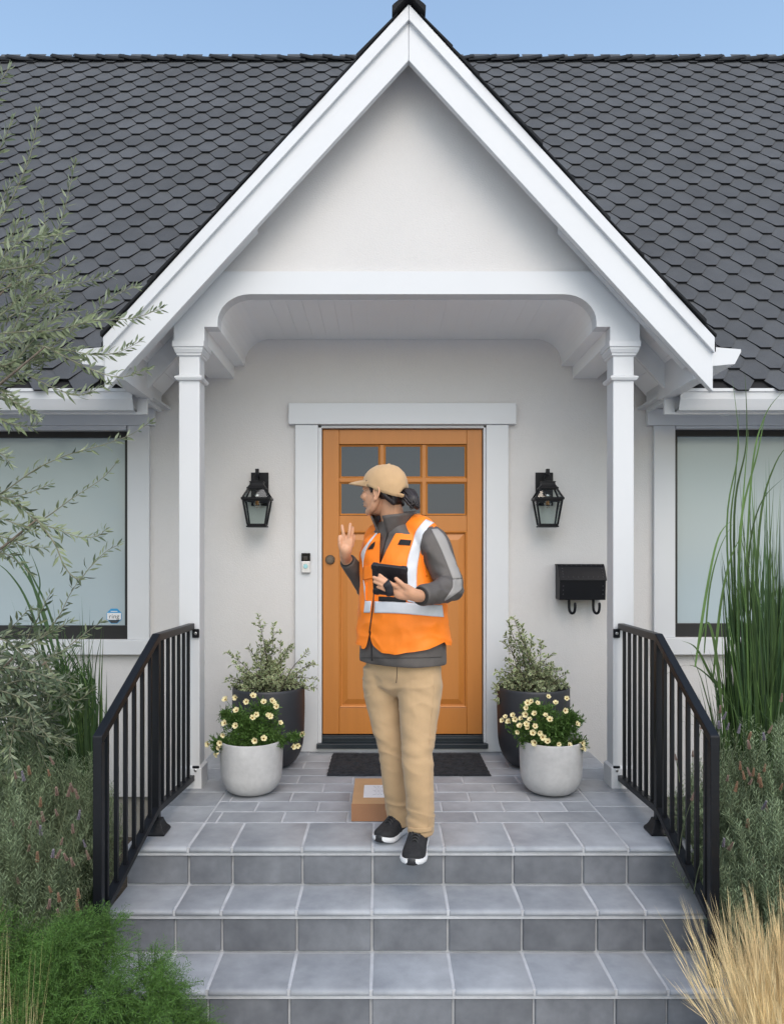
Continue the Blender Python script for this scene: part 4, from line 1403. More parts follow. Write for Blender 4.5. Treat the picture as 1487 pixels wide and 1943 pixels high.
# ------------------------------------------------------------------ tall grasses
def tall_grass(name, label, cat, base, n, hmin, hmax, lean, mat, width, spread, arch, bias=(0, 0), mats=None, clip=None, ysq=0.7):
    t = thing(name, label, cat, base)
    mb = MB()
    B = Vector(base)
    for i in range(n):
        a = rnd.uniform(0, 2 * math.pi)
        r = spread * math.sqrt(rnd.random())
        p = B + Vector((r * math.cos(a), r * math.sin(a) * ysq, 0))
        H = rnd.uniform(hmin, hmax) * (1 - 0.3 * (r / spread) ** 2)
        out = Vector((math.cos(a), math.sin(a) * ysq, 0)) * rnd.uniform(0.2, 1.0) + Vector((rnd.gauss(bias[0], 0.35), rnd.gauss(bias[1], 0.3), 0))
        k = lean * rnd.uniform(0.3, 1.3)
        ar = arch * rnd.random() ** 2
        pts = []
        for j in range(9):
            s = j / 8
            pts.append(p + out * (H * k * (s ** 1.3)) + out * (H * ar * s ** 3.0) + Vector((0, 0, H * (s - ar * 0.55 * s ** 3))))
        if clip and any(clip(q) for q in pts): continue
        side = Vector((rnd.uniform(0.5, 1), rnd.uniform(-0.5, 0.5), 0)).normalized()
        blade_into(mb, pts, width * rnd.uniform(0.6, 1.3), side, 0 if not mats else (0 if rnd.random() < mats else 1))
    mb.build('blades', mat, t)
    return t


in_wall = lambda q: (q.z > 1.85 and q.x < XW(1392, q.y)) or (q.z > 1.4 and q.x < XW(1362, q.y)) or q.y > Yw - 0.06 or (q.z > 2.58 and q.y > 3.95) or (q.x < 1.45 and q.z < 1.7)
tg = tall_grass('reed_grass', 'tall dark green reed grass standing in front of the right window', 'grass', (1.88, 3.55, 0.05), 1500, 1.05, 2.35, 0.07,
           [M['reed'], M['reed_dark']], 0.014, 0.25, 0.22, (0.10, -0.1), 0.6, clip=in_wall)
# the few long blades seen against window, gutter and wall
mb = MB()
for pp, y in (([(1395, 1300), (1378, 1000), (1400, 850), (1388, 715)], 3.6), ([(1400, 1300), (1392, 980), (1415, 840), (1412, 700)], 3.6),
              ([(1410, 1200), (1425, 900), (1450, 790), (1487, 740)], 3.6), ([(1335, 1240), (1345, 1120), (1365, 1040), (1392, 990)], 3.5),
              ([(1318, 1265), (1340, 1120), (1362, 1020), (1390, 985)], 3.5), ([(1352, 1290), (1366, 1150), (1385, 1060), (1410, 1010)], 3.5),
              ([(1400, 1250), (1404, 1000), (1436, 860), (1452, 780)], 3.55), ([(1400, 1300), (1385, 1020), (1395, 900), (1402, 775)], 3.6),
              ([(1430, 1300), (1440, 1000), (1470, 880), (1510, 830)], 3.6), ([(1370, 1360), (1356, 1230), (1340, 1180), (1322, 1240)], 3.45),
              ([(1420, 1330), (1418, 1080), (1440, 960), (1487, 905)], 3.5), ([(1380, 1330), (1340, 1280), (1300, 1262), (1245, 1290)], 3.5),
              ([(1385, 1330), (1350, 1285), (1320, 1230), (1290, 1215)], 3.5), ([(1400, 1340), (1400, 1120), (1408, 960), (1420, 810)], 3.5)):
    P = [W(p[0], p[1], y) for p in pp]
    P, _ = smooth_path(P, [1] * len(P), 6)
    blade_into(mb, P, rnd.uniform(0.010, 0.018), Vector((1, 0.2, 0.1)).normalized(), 0)
mb.build('long_blades', [M['reed']], tg)
mb = MB()
for i in range(520):
    a = rnd.uniform(0, 6.28)
    r = 0.30 * math.sqrt(rnd.random())
    p = Vector((1.90 + r * math.cos(a), 3.5 + r * math.sin(a) * 0.7, 0.1))
    out = Vector((rnd.gauss(0.1, 0.6), rnd.gauss(-0.2, 0.4), 0))
    H = rnd.uniform(0.9, 1.55); ar = rnd.uniform(0.15, 0.55)
    pts = [p + out * (H * (0.10 * s + ar * s ** 2.6)) + Vector((0, 0, H * (s - ar * 0.75 * s ** 3))) for s in [j / 9 for j in range(10)]]
    if any(in_wall(q) for q in pts): continue
    blade_into(mb, pts, rnd.uniform(0.008, 0.014), Vector((rnd.uniform(0.5, 1), rnd.uniform(-0.5, 0.5), 0)).normalized(), rnd.choice((0, 0, 1)))
mb.build('arching_blades', [M['reed'], M['reed_dark']], tg)
in_wall2 = lambda q: q.y > Yw - 0.05 or q.x > XW(205, q.y)
tg = tall_grass('dark_grass', 'dark green arching grass clump below the left window', 'grass', (-1.58, 3.80, 0.05), 800, 0.85, 1.60, 0.16,
           [M['reed_dark'], M['reed']], 0.013, 0.22, 0.50, (-0.7, -0.15), 0.6, clip=in_wall2)
mb = MB()
for pp, y in (([(118, 1300), (75, 1170), (76, 1100), (57, 1045)], 3.7), ([(130, 1330), (70, 1130), (40, 1060), (5, 1035)], 3.7), ([(110, 1330), (60, 1160), (20, 1090), (-20, 1060)], 3.65),
              ([(140, 1350), (100, 1180), (60, 1090), (28, 1030)], 3.75), ([(120, 1320), (80, 1150), (30, 1060), (-15, 1010)], 3.7), ([(150, 1450), (160, 1300), (175, 1310), (205, 1365)], 3.7),
              ([(155, 1450), (150, 1330), (158, 1280), (180, 1290)], 3.7), ([(165, 1450), (163, 1360), (168, 1310), (170, 1300)], 3.6), ([(150, 1470), (140, 1350), (160, 1300), (200, 1330)], 3.7)):
    P = [W(p[0], p[1], y) for p in pp]
    P, _ = smooth_path(P, [1] * len(P), 6)
    blade_into(mb, P, rnd.uniform(0.010, 0.017), Vector((1, 0.2, 0.1)).normalized(), 0)
for k_ in range(120):
    x0, x1, x2 = rnd.uniform(95, 192), rnd.uniform(85, 185), rnd.uniform(20, 195)
    P = [W(x0, 1510, 3.7), W((x0 + x1) / 2, 1400, 3.68), W(x1, rnd.uniform(1270, 1340), 3.65), W(x2, rnd.uniform(1190, 1330), 3.6)]
    if P[-1].x > XW(200, 3.6): continue
    P, _ = smooth_path(P, [1] * len(P), 5)
    blade_into(mb, P, rnd.uniform(0.008, 0.016), Vector((1, rnd.uniform(-0.4, 0.4), 0.1)).normalized(), rnd.choice((0, 0, 1)))
mb.build('long_blades', [M['reed_dark'], M['reed']], tg)


# ------------------------------------------------------------------ lavender bushes
def spike_mesh(mat):
    mb = MB()
    for k in range(8):
        z = k * 0.0052
        for j in range(5):
            a = j * 1.257 + k * 0.5
            d = Vector((math.cos(a), math.sin(a), 0.55))
            r = 0.0105 * (1 - 0.055 * k)
            leaf_small(mb, Vector((0, 0, z)), d, Vector((0, 0, 1)), r * rnd.uniform(0.8, 1.1), r * 0.75)
            leaf_small(mb, Vector((0, 0, z)), d + Vector((0, 0, 0.8)), Vector((math.cos(a), math.sin(a), 0)), r * 1.0, r * 0.7)
    return mb.mesh('flower_spike', mat)


SPK = [spike_mesh(M['lav_fl']), spike_mesh(M['lav_fl2']), spike_mesh(M['lav_fl3'])]


def lavender(label, blobs, nstem, spikes, keep, depth):
    c = blobs[0]
    t = thing('lavender_bush', label, 'lavender', (c[0], c[1], 0.0), 'lavender bushes beside the steps')
    mb = MB(); st = MB()
    for (cx, cy, rx, ry, h, share) in blobs:
        for i in range(int(nstem * share)):
            a = rnd.uniform(0, 2 * math.pi)
            r = rnd.random() ** 0.5
            top = Vector((cx + rx * r * math.cos(a), cy + ry * r * math.sin(a), h * (1 - 0.42 * r ** 2.5) * rnd.uniform(0.72, 1.04)))
            root = Vector((cx + rx * r * 0.55 * math.cos(a), cy + ry * r * 0.55 * math.sin(a), max(0.0, top.z - rnd.uniform(0.22, 0.34))))
            if not keep(top): continue
            mid = (top + root) / 2 + Vector((math.cos(a), math.sin(a), 0)) * 0.015
            pts, _ = smooth_path([root, mid, top], [1] * 3, 3)
            stem_into(st, pts, 0.0016, 0.0008, n=3)
            L = (top - root).length
            m = 17
            for k in range(m):
                s = 0.40 + 0.60 * k / (m - 1)
                p = root.lerp(mid, s * 2) if s < 0.5 else mid.lerp(top, s * 2 - 1)
                for q in range(3):
                    b_ = k * 1.1 + q * 2.1 + rnd.uniform(-0.4, 0.4)
                    d = Vector((math.cos(b_), math.sin(b_), rnd.uniform(0.35, 1.2)))
                    leaf_small(mb, p, d, Vector((-math.sin(b_), math.cos(b_), rnd.uniform(-0.5, 0.5))).cross(d), rnd.uniform(0.024, 0.040) * (1.1 - 0.35 * s), rnd.uniform(0.0024, 0.0036))
    for (px, py, ln, kind) in spikes:
        y = depth(px, py)
        tip = W(px, py, y)
        drop = rnd.uniform(0.12, 0.24)
        root = tip + Vector((rnd.uniform(-0.06, 0.06), rnd.uniform(0.0, 0.08), -drop))
        mid = (tip + root) / 2 + Vector((rnd.uniform(-0.012, 0.012), 0, 0))
        pts, _ = smooth_path([root, mid, tip], [1] * 3, 4)
        stem_into(st, pts, 0.0018, 0.0012, n=4)
        o = link('flower_spike', SPK[kind], t)
        dirv = (tip - mid).normalized()
        sc = ln / 0.042
        o.matrix_basis = Matrix.Translation(tip - dirv * 0.01) @ dirv.to_track_quat('Z', 'Y').to_matrix().to_4x4() @ Matrix.Diagonal((sc, sc, sc, 1))
    mb.build('leaves', M['lav'], t)
    st.build('stems', M['lav_stem'], t)
    return t


def spikes_from(pts):
    return [(p[0], p[1], rnd.uniform(0.030, 0.046), rnd.choice([0, 0, 1, 2])) for p in pts]


Z6 = lambda l: [(a / 2.305, 1100 + b / 2.305) for a, b in l]
SPL = Z6([(232, 800), (216, 850), (130, 845), (70, 862), (105, 872), (250, 935), (300, 940), (318, 920), (340, 950), (178, 985), (190, 1050), (170, 1080), (132, 1080), (180, 1110), (345, 1040), (320, 1100),
          (62, 1070), (250, 1025), (128, 1180), (232, 1205), (252, 1210), (270, 1150), (292, 1220), (320, 1245), (165, 1225), (345, 1385), (82, 1320), (222, 1360), (260, 1400), (340, 1440), (258, 1465), (215, 1430), (388, 1215), (372, 1160)])
Z7 = lambda l: [(1240 + a / 3.02, 1300 + b / 3.02) for a, b in l]
SPR = Z7([(378, 150), (400, 185), (373, 240), (422, 245), (485, 265), (545, 300), (545, 355), (660, 265), (630, 305), (728, 85), (493, 475), (420, 540), (467, 600), (515, 530), (547, 510), (567, 510), (550, 560), (600, 550), (612, 575),
          (632, 485), (725, 590), (625, 705), (645, 715), (535, 805), (690, 810), (625, 905), (432, 935), (398, 915), (560, 1020), (627, 1065), (563, 1105), (660, 1150), (690, 1145), (740, 1025), (740, 1100), (270, 240), (222, 400), (125, 420), (218, 650), (310, 910), (705, 1160)])
lavender('lavender bush with faded flower spikes, left of the left handrail', [(-1.62, 3.15, 0.45, 0.50, 1.02, 0.45), (-1.45, 2.80, 0.28, 0.24, 0.86, 0.30), (-1.36, 3.3, 0.20, 0.3, 0.88, 0.12), (-1.75, 2.6, 0.35, 0.25, 0.72, 0.13)], 1700,
         spikes_from(SPL), lambda p: p.x < -1.10, lambda px, py: 2.95 - (py - 1450) / 300 * 0.35)
lavender('lavender bush with faded flower spikes, right of the right handrail', [(1.72, 3.15, 0.50, 0.45, 1.06, 0.45), (1.50, 2.80, 0.27, 0.25, 0.84, 0.27), (1.45, 3.3, 0.20, 0.30, 0.86, 0.15), (1.85, 2.62, 0.35, 0.25, 0.74, 0.13)], 1800,
         spikes_from(SPR), lambda p: p.x > 1.26 or (p.z < 0.60 and p.x > 1.20), lambda px, py: 2.95 - (py - 1500) / 300 * 0.35)

# shorter arching blades that thicken the foot of the reed clump
# ------------------------------------------------------------------ feathery bush at the front left
fb = thing('feathery_bush', 'bright green feathery bush spilling over the lower left steps', 'bush', (-0.98, 2.28, 0.0))
mb = MB(); st = MB()
lumps = []
while len(lumps) < 300:
    u = rnd.uniform(0, 2 * math.pi); el = math.asin(rnd.uniform(-0.45, 1))
    dd = Vector((math.cos(u) * math.cos(el), math.sin(u) * math.cos(el), math.sin(el)))
    if dd.y > 0.55: continue
    lumps.append((Vector((-1.02 if len(lumps) % 4 else -1.30, 2.28, 0.19)) + Vector((dd.x * 0.45, dd.y * 0.28, dd.z * 0.37 * (1 + 0.10 * math.sin(dd.x * 7)))) * (rnd.uniform(0.80, 1.04) if len(lumps) < 215 else rnd.uniform(0.45, 0.8)), dd))
for (lc_, ld) in lumps:
    for i in range(30):
        q = (rv3(1).normalized() + ld * 0.55).normalized()
        root = lc_ + q * 0.012
        ln = rnd.uniform(0.060, 0.105)
        tip = root + q * ln + Vector((0, 0, -0.018 * rnd.random()))
        if tip.z < 0.0: continue
        if tip.y > 2.62 and tip.x > -1.1: continue
        mid = (root + tip) / 2 + Vector((0, 0, 0.010))
        stem_into(st, [root, mid, tip], 0.0010, 0.0005, n=3)
        s0 = q.cross(rv3(1)).normalized()
        for k in range(9):
            s = 0.15 + 0.85 * k / 8
            p = root.lerp(mid, s * 2) if s < 0.5 else mid.lerp(tip, s * 2 - 1)
            for sg in (-1, 1):
                br_ = (s0 * sg + q * 0.7 + rv3(0.2)).normalized()
                bl = 0.024 * (1.05 - 0.65 * s)
                for m_ in range(2):
                    b0 = p + br_ * (bl * m_ / 2)
                    leaf_small(mb, b0, br_ + rv3(0.45), rv3(1), rnd.uniform(0.008, 0.015), rnd.uniform(0.0013, 0.0021))
mb.build('leaves', M['fern'], fb)
st.build('stems', M['fern'], fb)


# ------------------------------------------------------------------ straw coloured grasses
def straw(name, label, base, n, H, fan, mat, bias, w=0.0022, awns=True, spread=0.10):
    t = thing(name, label, 'grass', base)
    mb = MB()
    B = Vector(base)
    for i in range(n):
        a = rnd.uniform(0, 2 * math.pi)
        r = spread * math.sqrt(rnd.random())
        p = B + Vector((r * math.cos(a), r * math.sin(a), 0))
        h = H * rnd.uniform(0.45, 1.08)
        out = Vector((max(-1.0, min(1.0, rnd.gauss(bias[0], 0.42))), rnd.gauss(bias[1], 0.4), 0)) + Vector((math.cos(a), math.sin(a), 0)) * 0.35
        k = fan * rnd.uniform(0.2, 1.0)
        droop = rnd.random() ** 3 * 0.25
        pts = []
        for j in range(7):
            s = j / 6
            pts.append(p + out * (h * k * s ** 1.25) + Vector((0, 0, h * (s - droop * s ** 3))))
        side = Vector((rnd.uniform(0.4, 1), rnd.uniform(-0.6, 0.6), 0)).normalized()
        mi = 0 if rnd.random() < (0.82 if awns else 0.45) else 1
        blade_into(mb, pts, w * rnd.uniform(0.6, 1.4), side, mi)
        if awns and h > H * 0.72:
            # feathery head
            tan = (pts[-1] - pts[-2]).normalized()
            for q in range(16):
                s = rnd.uniform(-0.20, 0.0)
                b0 = pts[-1] + tan * s * 1.0
                leaf_small(mb, b0, tan * 1.0 + rv3(0.07), rv3(1), rnd.uniform(0.07, 0.13), 0.0012, 0)
    mb.build('blades', mat, t)
    return t


straw('feather_grass', 'straw coloured feather grass clump at the right front of the steps', (1.22, 2.14, -0.01), 1700, 0.63, 0.40, [M['straw'], M['straw_green']], (-0.10, -0.1), w=0.0022, spread=0.15)
straw('feather_grass', 'straw coloured feather grass at the right edge, in front of the lavender', (1.40, 2.26, -0.01), 700, 0.66, 0.18, [M['straw'], M['straw_green']], (-0.05, -0.1), w=0.0022, spread=0.14)
straw('dry_grass', 'dry yellow green grass tuft in the lower left corner, before the feathery bush', (-1.08, 1.95, -0.01), 300, 0.74, 0.26, [M['straw_green'], M['straw']], (-0.10, 0.05), w=0.0017, awns=False, spread=0.13)
straw('dry_grass', 'dry grass tuft at the left edge between lavender and feathery bush', (-1.40, 2.42, -0.01), 220, 0.72, 0.35, [M['straw_green'], M['straw']], (0.25, 0.0), w=0.0022, awns=False, spread=0.10)


# ------------------------------------------------------------------ potted shrubs and flowers
def vleaf(mb, p, d, n, L, Wd):
    """variegated leaf: green centre, cream rim"""
    d = d.normalized()
    s = d.cross(n)
    if s.length < 1e-4: s = d.cross(Vector((1, 0.3, 0.2)))
    s.normalize(); n = s.cross(d)
    o, i_ = [], []
    for (u, v) in ((0, 0), (0.35, 1), (0.72, 0.75), (1, 0), (0.72, -0.75), (0.35, -1)):
        o.append(p + d * (u * L) + s * (v * Wd / 2) + n * (abs(v) * Wd * 0.12))
        i_.append(p + d * ((0.12 + u * 0.74) * L) + s * (v * Wd * 0.30) + n * (abs(v) * Wd * 0.07 + 0.0003))
    mb.add(i_, [(0, 1, 2, 3, 4, 5)], 0)
    mb.add(o + i_, [(a, (a + 1) % 6, 6 + (a + 1) % 6, 6 + a) for a in range(6)], 1)


def shrub(label, cx, cy, tips, extra, zt, rx):
    t = thing('potted_shrub', label, 'shrub', (cx, cy, zt), 'variegated shrubs in the dark planters')
    lv, st = MB(), MB()
    C0 = Vector((cx, cy, zt))

    def stem(tip, big):
        root = C0 + Vector((rnd.uniform(-0.08, 0.08), rnd.uniform(-0.06, 0.06), 0.0))
        mid = root.lerp(tip, 0.5) + Vector((0, 0, 0.04)) + rv3(0.015)
        P, _ = smooth_path([root, mid, tip], [1] * 3, 6)
        stem_into(st, P, 0.0032, 0.0011, n=5)
        pts = resample(P, 0.0135)
        for i, p in enumerate(pts):
            s = i / len(pts)
            if s < 0.18: continue
            tan = (pts[min(i + 1, len(pts) - 1)] - pts[max(i - 1, 0)]).normalized()
            for q in range(2 if s < 0.85 else 3):
                a = rnd.uniform(0, 6.28)
                u = tan.cross(Vector((0.2, 1, 0.1))).normalized(); v = tan.cross(u)
                sd = u * math.cos(a) + v * math.sin(a)
                d = sd + tan * rnd.uniform(0.3, 0.9)
                L = rnd.uniform(0.019, 0.034) * big
                pp = p + sd * rnd.uniform(0.0, 0.012 if s < 0.8 else 0.002)
                vleaf(lv, pp, d, (Vector((0, -0.4, 1)) + rv3(0.5)), L, L * rnd.uniform(0.42, 0.58))
            if rnd.random() < 0.22 and 0.2 < s < 0.85:          # side shoot
                a = rnd.uniform(0, 6.28)
                sd = u * math.cos(a) + v * math.sin(a)
                e = p + (sd + tan * 0.8).normalized() * rnd.uniform(0.04, 0.09)
                stem_into(st, [p, e], 0.0012, 0.0007, n=3)
                for q in range(9):
                    vleaf(lv, p.lerp(e, rnd.uniform(0.2, 1)), (e - p).normalized() * 0.6 + rv3(0.6), Vector((0, -0.4, 1)) + rv3(0.5), rnd.uniform(0.014, 0.026) * big, 0.011)
    for (px, py) in tips:
        stem(W(px, py, cy + rnd.uniform(-0.10, 0.05)), 1.0)
    for i in range(extra):
        a = rnd.uniform(0, 6.28); r = rnd.random() ** 0.5
        stem(C0 + Vector((rx * r * math.cos(a), rx * 0.75 * r * math.sin(a), rnd.uniform(0.02, 0.30) * (1.1 - 0.75 * r) + 0.02)), 1.05)
    lv.build('leaves', [M['pitto'], M['pitto_edge']], t)
    st.build('stems', M['pitto_stem'], t)
    return t


zt = ZP + 0.41
shrub('variegated leafy shrub in the tall dark planter left of the door', DL[0], DL[1], [(490, 1166), (519, 1183), (428, 1237), (470, 1226), (532, 1216), (553, 1220), (586, 1234), (597, 1255), (606, 1290), (600, 1305), (432, 1285), (452, 1272), (585, 1310), (500, 1230), (515, 1215), (437, 1305)], 44, zt, 0.22)
shrub('variegated leafy shrub in the tall dark planter right of the door', DR[0], DR[1], [(973, 1170), (989, 1184), (958, 1200), (951, 1216), (1008, 1206), (1025, 1214), (1050, 1238), (1066, 1272), (1078, 1276), (962, 1178), (940, 1275), (935, 1300), (936, 1330), (955, 1250), (1078, 1305), (1060, 1300), (985, 1215)], 46, zt, 0.21)

fl = MB()
for k in range(5):
    a0 = k * 1.2566
    pts = []
    for (da, r, h) in ((-0.55, 0.35, -0.002), (-0.60, 0.80, 0.0035), (-0.30, 1.02, 0.006), (0, 0.93, 0.005), (0.30, 1.02, 0.006), (0.60, 0.80, 0.0035), (0.55, 0.35, -0.002)):
        pts.append((0.0185 * r * math.cos(a0 + da), 0.0185 * r * math.sin(a0 + da), h))
    fl.add(pts, [(0, 1, 2, 3), (0, 3, 4, 5, 6)] if False else [(0, 1, 2, 3), (0, 3, 6), (6, 3, 4, 5)], 0)
ringa = [(0.0185 * 0.36 * math.cos(i * 0.6283), 0.0185 * 0.36 * math.sin(i * 0.6283), -0.0016) for i in range(10)]
ringb = [(0.0185 * 0.26 * math.cos(i * 0.6283), 0.0185 * 0.26 * math.sin(i * 0.6283), -0.0030) for i in range(10)]
fl.add(ringa + ringb, [(i, (i + 1) % 10, 10 + (i + 1) % 10, 10 + i) for i in range(10)], 2)
fl.add(ringb + [(0, 0, -0.006)], [(i, (i + 1) % 10, 10) for i in range(10)], 1)
tb0 = [(0.0072 * math.cos(i * 0.785), 0.0072 * math.sin(i * 0.785), -0.0025) for i in range(8)]
tb1 = [(0.003 * math.cos(i * 0.785), 0.003 * math.sin(i * 0.785), -0.020) for i in range(8)]
fl.add(tb0 + tb1, [(i, 8 + i, 8 + (i + 1) % 8, (i + 1) % 8) for i in range(8)], 0)
flower_me = fl.mesh('flower', [M['petal'], M['petal_eye'], M['petal_ring']])


def petunia(label, cx, cy, blobs, flowers, org):
    zt = ZP + 0.245
    t = thing('flowering_plant', label, 'flowers', (cx, cy, zt), 'cream flowers in the concrete planters')
    lv, st = MB(), MB()
    k = cy / FPX
    for (px, py, rx, ry, n, dy) in blobs:
        c = W(px, py, cy + dy)
        for i in range(n):
            d = rv3(1).normalized()
            r = rnd.random() ** 0.45
            tip = c + Vector((d.x * rx * k, d.y * min(rx, ry) * k, d.z * ry * k)) * r
            if tip.z < zt and (Vector((tip.x - cx, tip.y - cy)).length < 0.155): tip.z = zt + 0.01
            base_ = tip - (d * 0.05 + Vector((0, 0, 0.025)))
            stem_into(st, [base_, tip], 0.0012, 0.0008, n=3)
            for q in range(9):
                dd = (d * 0.7 + Vector((0, 0, 0.4)) + rv3(0.75))
                L = rnd.uniform(0.012, 0.026)
                leaf_small(lv, base_.lerp(tip, rnd.uniform(0.25, 1)), dd, rv3(1), L, L * rnd.uniform(0.26, 0.42))
    for (zx, zy) in flowers:
        px, py = org[0] + zx / 4.98, org[1] + zy / 4.98
        dx, dy_ = (px - (cx * FPX / cy + CX)) / 85.0, (py - 1375) / 60.0
        y = cy - 0.12 * math.sqrt(max(0.05, 1 - min(1, dx * dx))) - 0.03 + 0.06 * max(0, -dy_)
        p = W(px, py, y)
        n = Vector((dx * 0.9 + rnd.gauss(0, 0.3), -1.0 + rnd.gauss(0, 0.15), 0.45 - dy_ * 0.5 + rnd.gauss(0, 0.3))).normalized()
        o = link('flower', flower_me, t)
        s = rnd.uniform(0.70, 0.98)
        o.matrix_basis = Matrix.Translation(p) @ n.to_track_quat('Z', 'Y').to_matrix().to_4x4() @ Matrix.Rotation(rnd.uniform(0, 6), 4, 'Z') @ Matrix.Diagonal((s, s, s, 1))
        stem_into(st, [p - n * 0.018, p - n * 0.05 + Vector((0, 0.015, -0.02))], 0.0012, 0.0012, n=3)
    lv.build('leaves', M['petunia'], t)
    st.build('stems', M['petunia'], t)
    return t


petunia('cream flowering plant with dark eyes in the left concrete planter', CL[0], CL[1],
        [(480, 1385, 60, 38, 420, -0.01), (445, 1360, 32, 24, 130, -0.03), (500, 1345, 36, 22, 120, 0), (480, 1410, 70, 14, 120, -0.05), (420, 1405, 24, 14, 70, -0.06), (558, 1395, 18, 8, 40, -0.06), (535, 1400, 25, 10, 50, -0.04), (425, 1350, 12, 12, 25, -0.03), (410, 1415, 14, 10, 30, -0.07)],
        [(500, 897), (235, 930), (330, 915), (435, 955), (600, 955), (680, 945), (700, 965), (720, 1000), (340, 1033), (530, 1075), (495, 1105), (640, 1080), (228, 1155), (333, 1180), (215, 1270), (758, 1152), (515, 1322), (600, 1300), (70, 1355), (185, 1345), (170, 1390), (150, 1455), (962, 1258), (880, 1380), (920, 1370), (660, 1090)], (380, 1140))
petunia('cream flowering plant with many dark eyed blooms in the right concrete planter', CR[0], CR[1],
        [(1043, 1385, 58, 38, 420, -0.01), (1078, 1365, 30, 28, 140, -0.02), (1020, 1345, 36, 22, 120, 0), (1050, 1412, 66, 14, 120, -0.05), (1100, 1410, 18, 20, 70, -0.06), (985, 1380, 25, 18, 80, -0.05), (1000, 1405, 22, 14, 50, -0.05)],
        [(697, 905), (870, 922), (765, 962), (857, 1038), (972, 1163), (595, 965), (500, 965), (535, 950), (485, 1012), (565, 1065), (480, 1075), (435, 1110), (260, 1130), (318, 1140), (380, 1120), (425, 1180), (490, 1165), (500, 1195), (570, 1185), (550, 1248), (615, 1250), (645, 1290), (690, 1328), (565, 1342), (795, 1357), (897, 1362), (1030, 1395), (1020, 1345), (670, 1080), (710, 1120), (405, 1240), (520, 1120), (290, 1095), (360, 1080)], (900, 1140))

# ================================================================== person
M['skin'] = pm('skin', (0.60, 0.315, 0.185), 0.5, 0.05, 30, bump=0.05, bscale=300, sss=0.08, bdist=0.002)
M['hair'] = pm('dark_hair', (0.016, 0.010, 0.010), 0.42, 0.4, 60, stretch=(1, 1, 0.15), bump=0.5, bscale=160, bdist=0.006)
M['lip'] = pm('lip', (0.42, 0.155, 0.125), 0.45, 0.05)
M['eye'] = pm('eye_white', (0.75, 0.73, 0.71), 0.2, 0.0)
M['iris'] = pm('iris', (0.03, 0.018, 0.012), 0.15, 0.0)
M['khaki'] = pm('khaki_cotton', (0.47, 0.315, 0.172), 0.85, 0.05, 9, bump=0.25, bscale=420, bdist=0.002, sheen=0.15, crease=(8, 0.35, 0.03, (1, 1, 1.6)))
M['cap'] = pm('tan_cap', (0.50, 0.32, 0.165), 0.85, 0.06, 14, bump=0.25, bscale=420, bdist=0.002, sheen=0.15, crease=(14, 0.4, 0.025, (1, 1, 1)))
M['jacket'] = pm('grey_softshell', (0.092, 0.080, 0.073), 0.62, 0.08, 12, bump=0.12, bscale=500, bdist=0.002, crease=(9, 0.6, 0.05, (1, 1, 1.3)))
M['jacket_light'] = pm('light_grey_panel', (0.30, 0.28, 0.265), 0.6, 0.04, 12, bump=0.08, bscale=500, bdist=0.002)
M['jacket_dark'] = pm('collar_lining', (0.03, 0.027, 0.026), 0.7, 0.08, 12)
M['vest'] = pm('orange_vest', (1.0, 0.228, 0.008), 0.6, 0.03, 9, bump=0.15, bscale=420, bdist=0.002, fine=0.03, fscale=90, crease=(6, 0.6, 0.05, (1, 1, 1.5)))
M['reflect'] = pm('reflective_tape', (0.62, 0.63, 0.66), 0.36, 0.05, 20, bump=0.10, bscale=500, bdist=0.002, crease=(10, 0.3, 0.014, (1, 1, 1)))
M['black_patch'] = pm('black_patch', (0.006, 0.006, 0.007), 0.8, 0.0)
M['zip'] = pm('zip_black', (0.012, 0.010, 0.010), 0.5, 0.1)
M['shoe'] = pm('shoe_knit', (0.016, 0.016, 0.018), 0.85, 0.3, 60, bump=0.6, bscale=420, bdist=0.003, fine=0.3, fscale=420)
M['sole'] = pm('shoe_sole', (0.74, 0.74, 0.75), 0.55, 0.03)
M['rubber'] = pm('toe_rubber', (0.02, 0.02, 0.022), 0.5, 0.1)
M['tablet'] = pm('tablet_case', (0.012, 0.010, 0.013), 0.55, 0.1, 20, bump=0.05, bscale=400, bdist=0.002)
M['screen'] = pm('tablet_screen', (0.01, 0.011, 0.013), 0.08, 0.0)


def remesh(mb, voxel, smooth=6, fac=0.5, cutters=(), factor_obj=None):
    me = mb.mesh('tmp', [M['skin']])
    o = bpy.data.objects.new('tmp', me); C.objects.link(o)
    r = o.modifiers.new('r', 'REMESH'); r.mode = 'VOXEL'; r.voxel_size = voxel; r.adaptivity = 0
    s = o.modifiers.new('s', 'SMOOTH'); s.iterations = smooth; s.factor = fac
    cs = []
    for c in cutters:
        co = bpy.data.objects.new('cut', c.mesh('cut', [M['skin']])); C.objects.link(co); cs.append(co)
        b = o.modifiers.new('b', 'BOOLEAN'); b.operation = 'DIFFERENCE'; b.object = co; b.solver = 'EXACT'
    bpy.context.view_layer.update()
    dg = bpy.context.evaluated_depsgraph_get()
    out = bpy.data.meshes.new_from_object(o.evaluated_get(dg))
    bpy.data.objects.remove(o)
    for c in cs: bpy.data.objects.remove(c)
    return out


def wrinkle(me, fn):
    """push vertices along their normals by fn(co, normal)"""
    nr = [v.normal.copy() for v in me.vertices]
    for v, n in zip(me.vertices, nr):
        v.co += n * fn(v.co, n)
    me.update()


def finish(name, me, mat, parent, smooth=True, ang=None):
    me.name = name
    me.materials.clear(); me.materials.append(mat)
    me.polygons.foreach_set('use_smooth', [smooth] * len(me.polygons))
    if ang:
        try: me.set_sharp_from_angle(angle=R(ang))
        except Exception: pass
    return link(name, me, parent)


def bvh_of(me):
    return BVHTree.FromPolygons([v.co.copy() for v in me.vertices], [tuple(p.vertices) for p in me.polygons])


CAMP = Vector((0, 0, ZC))


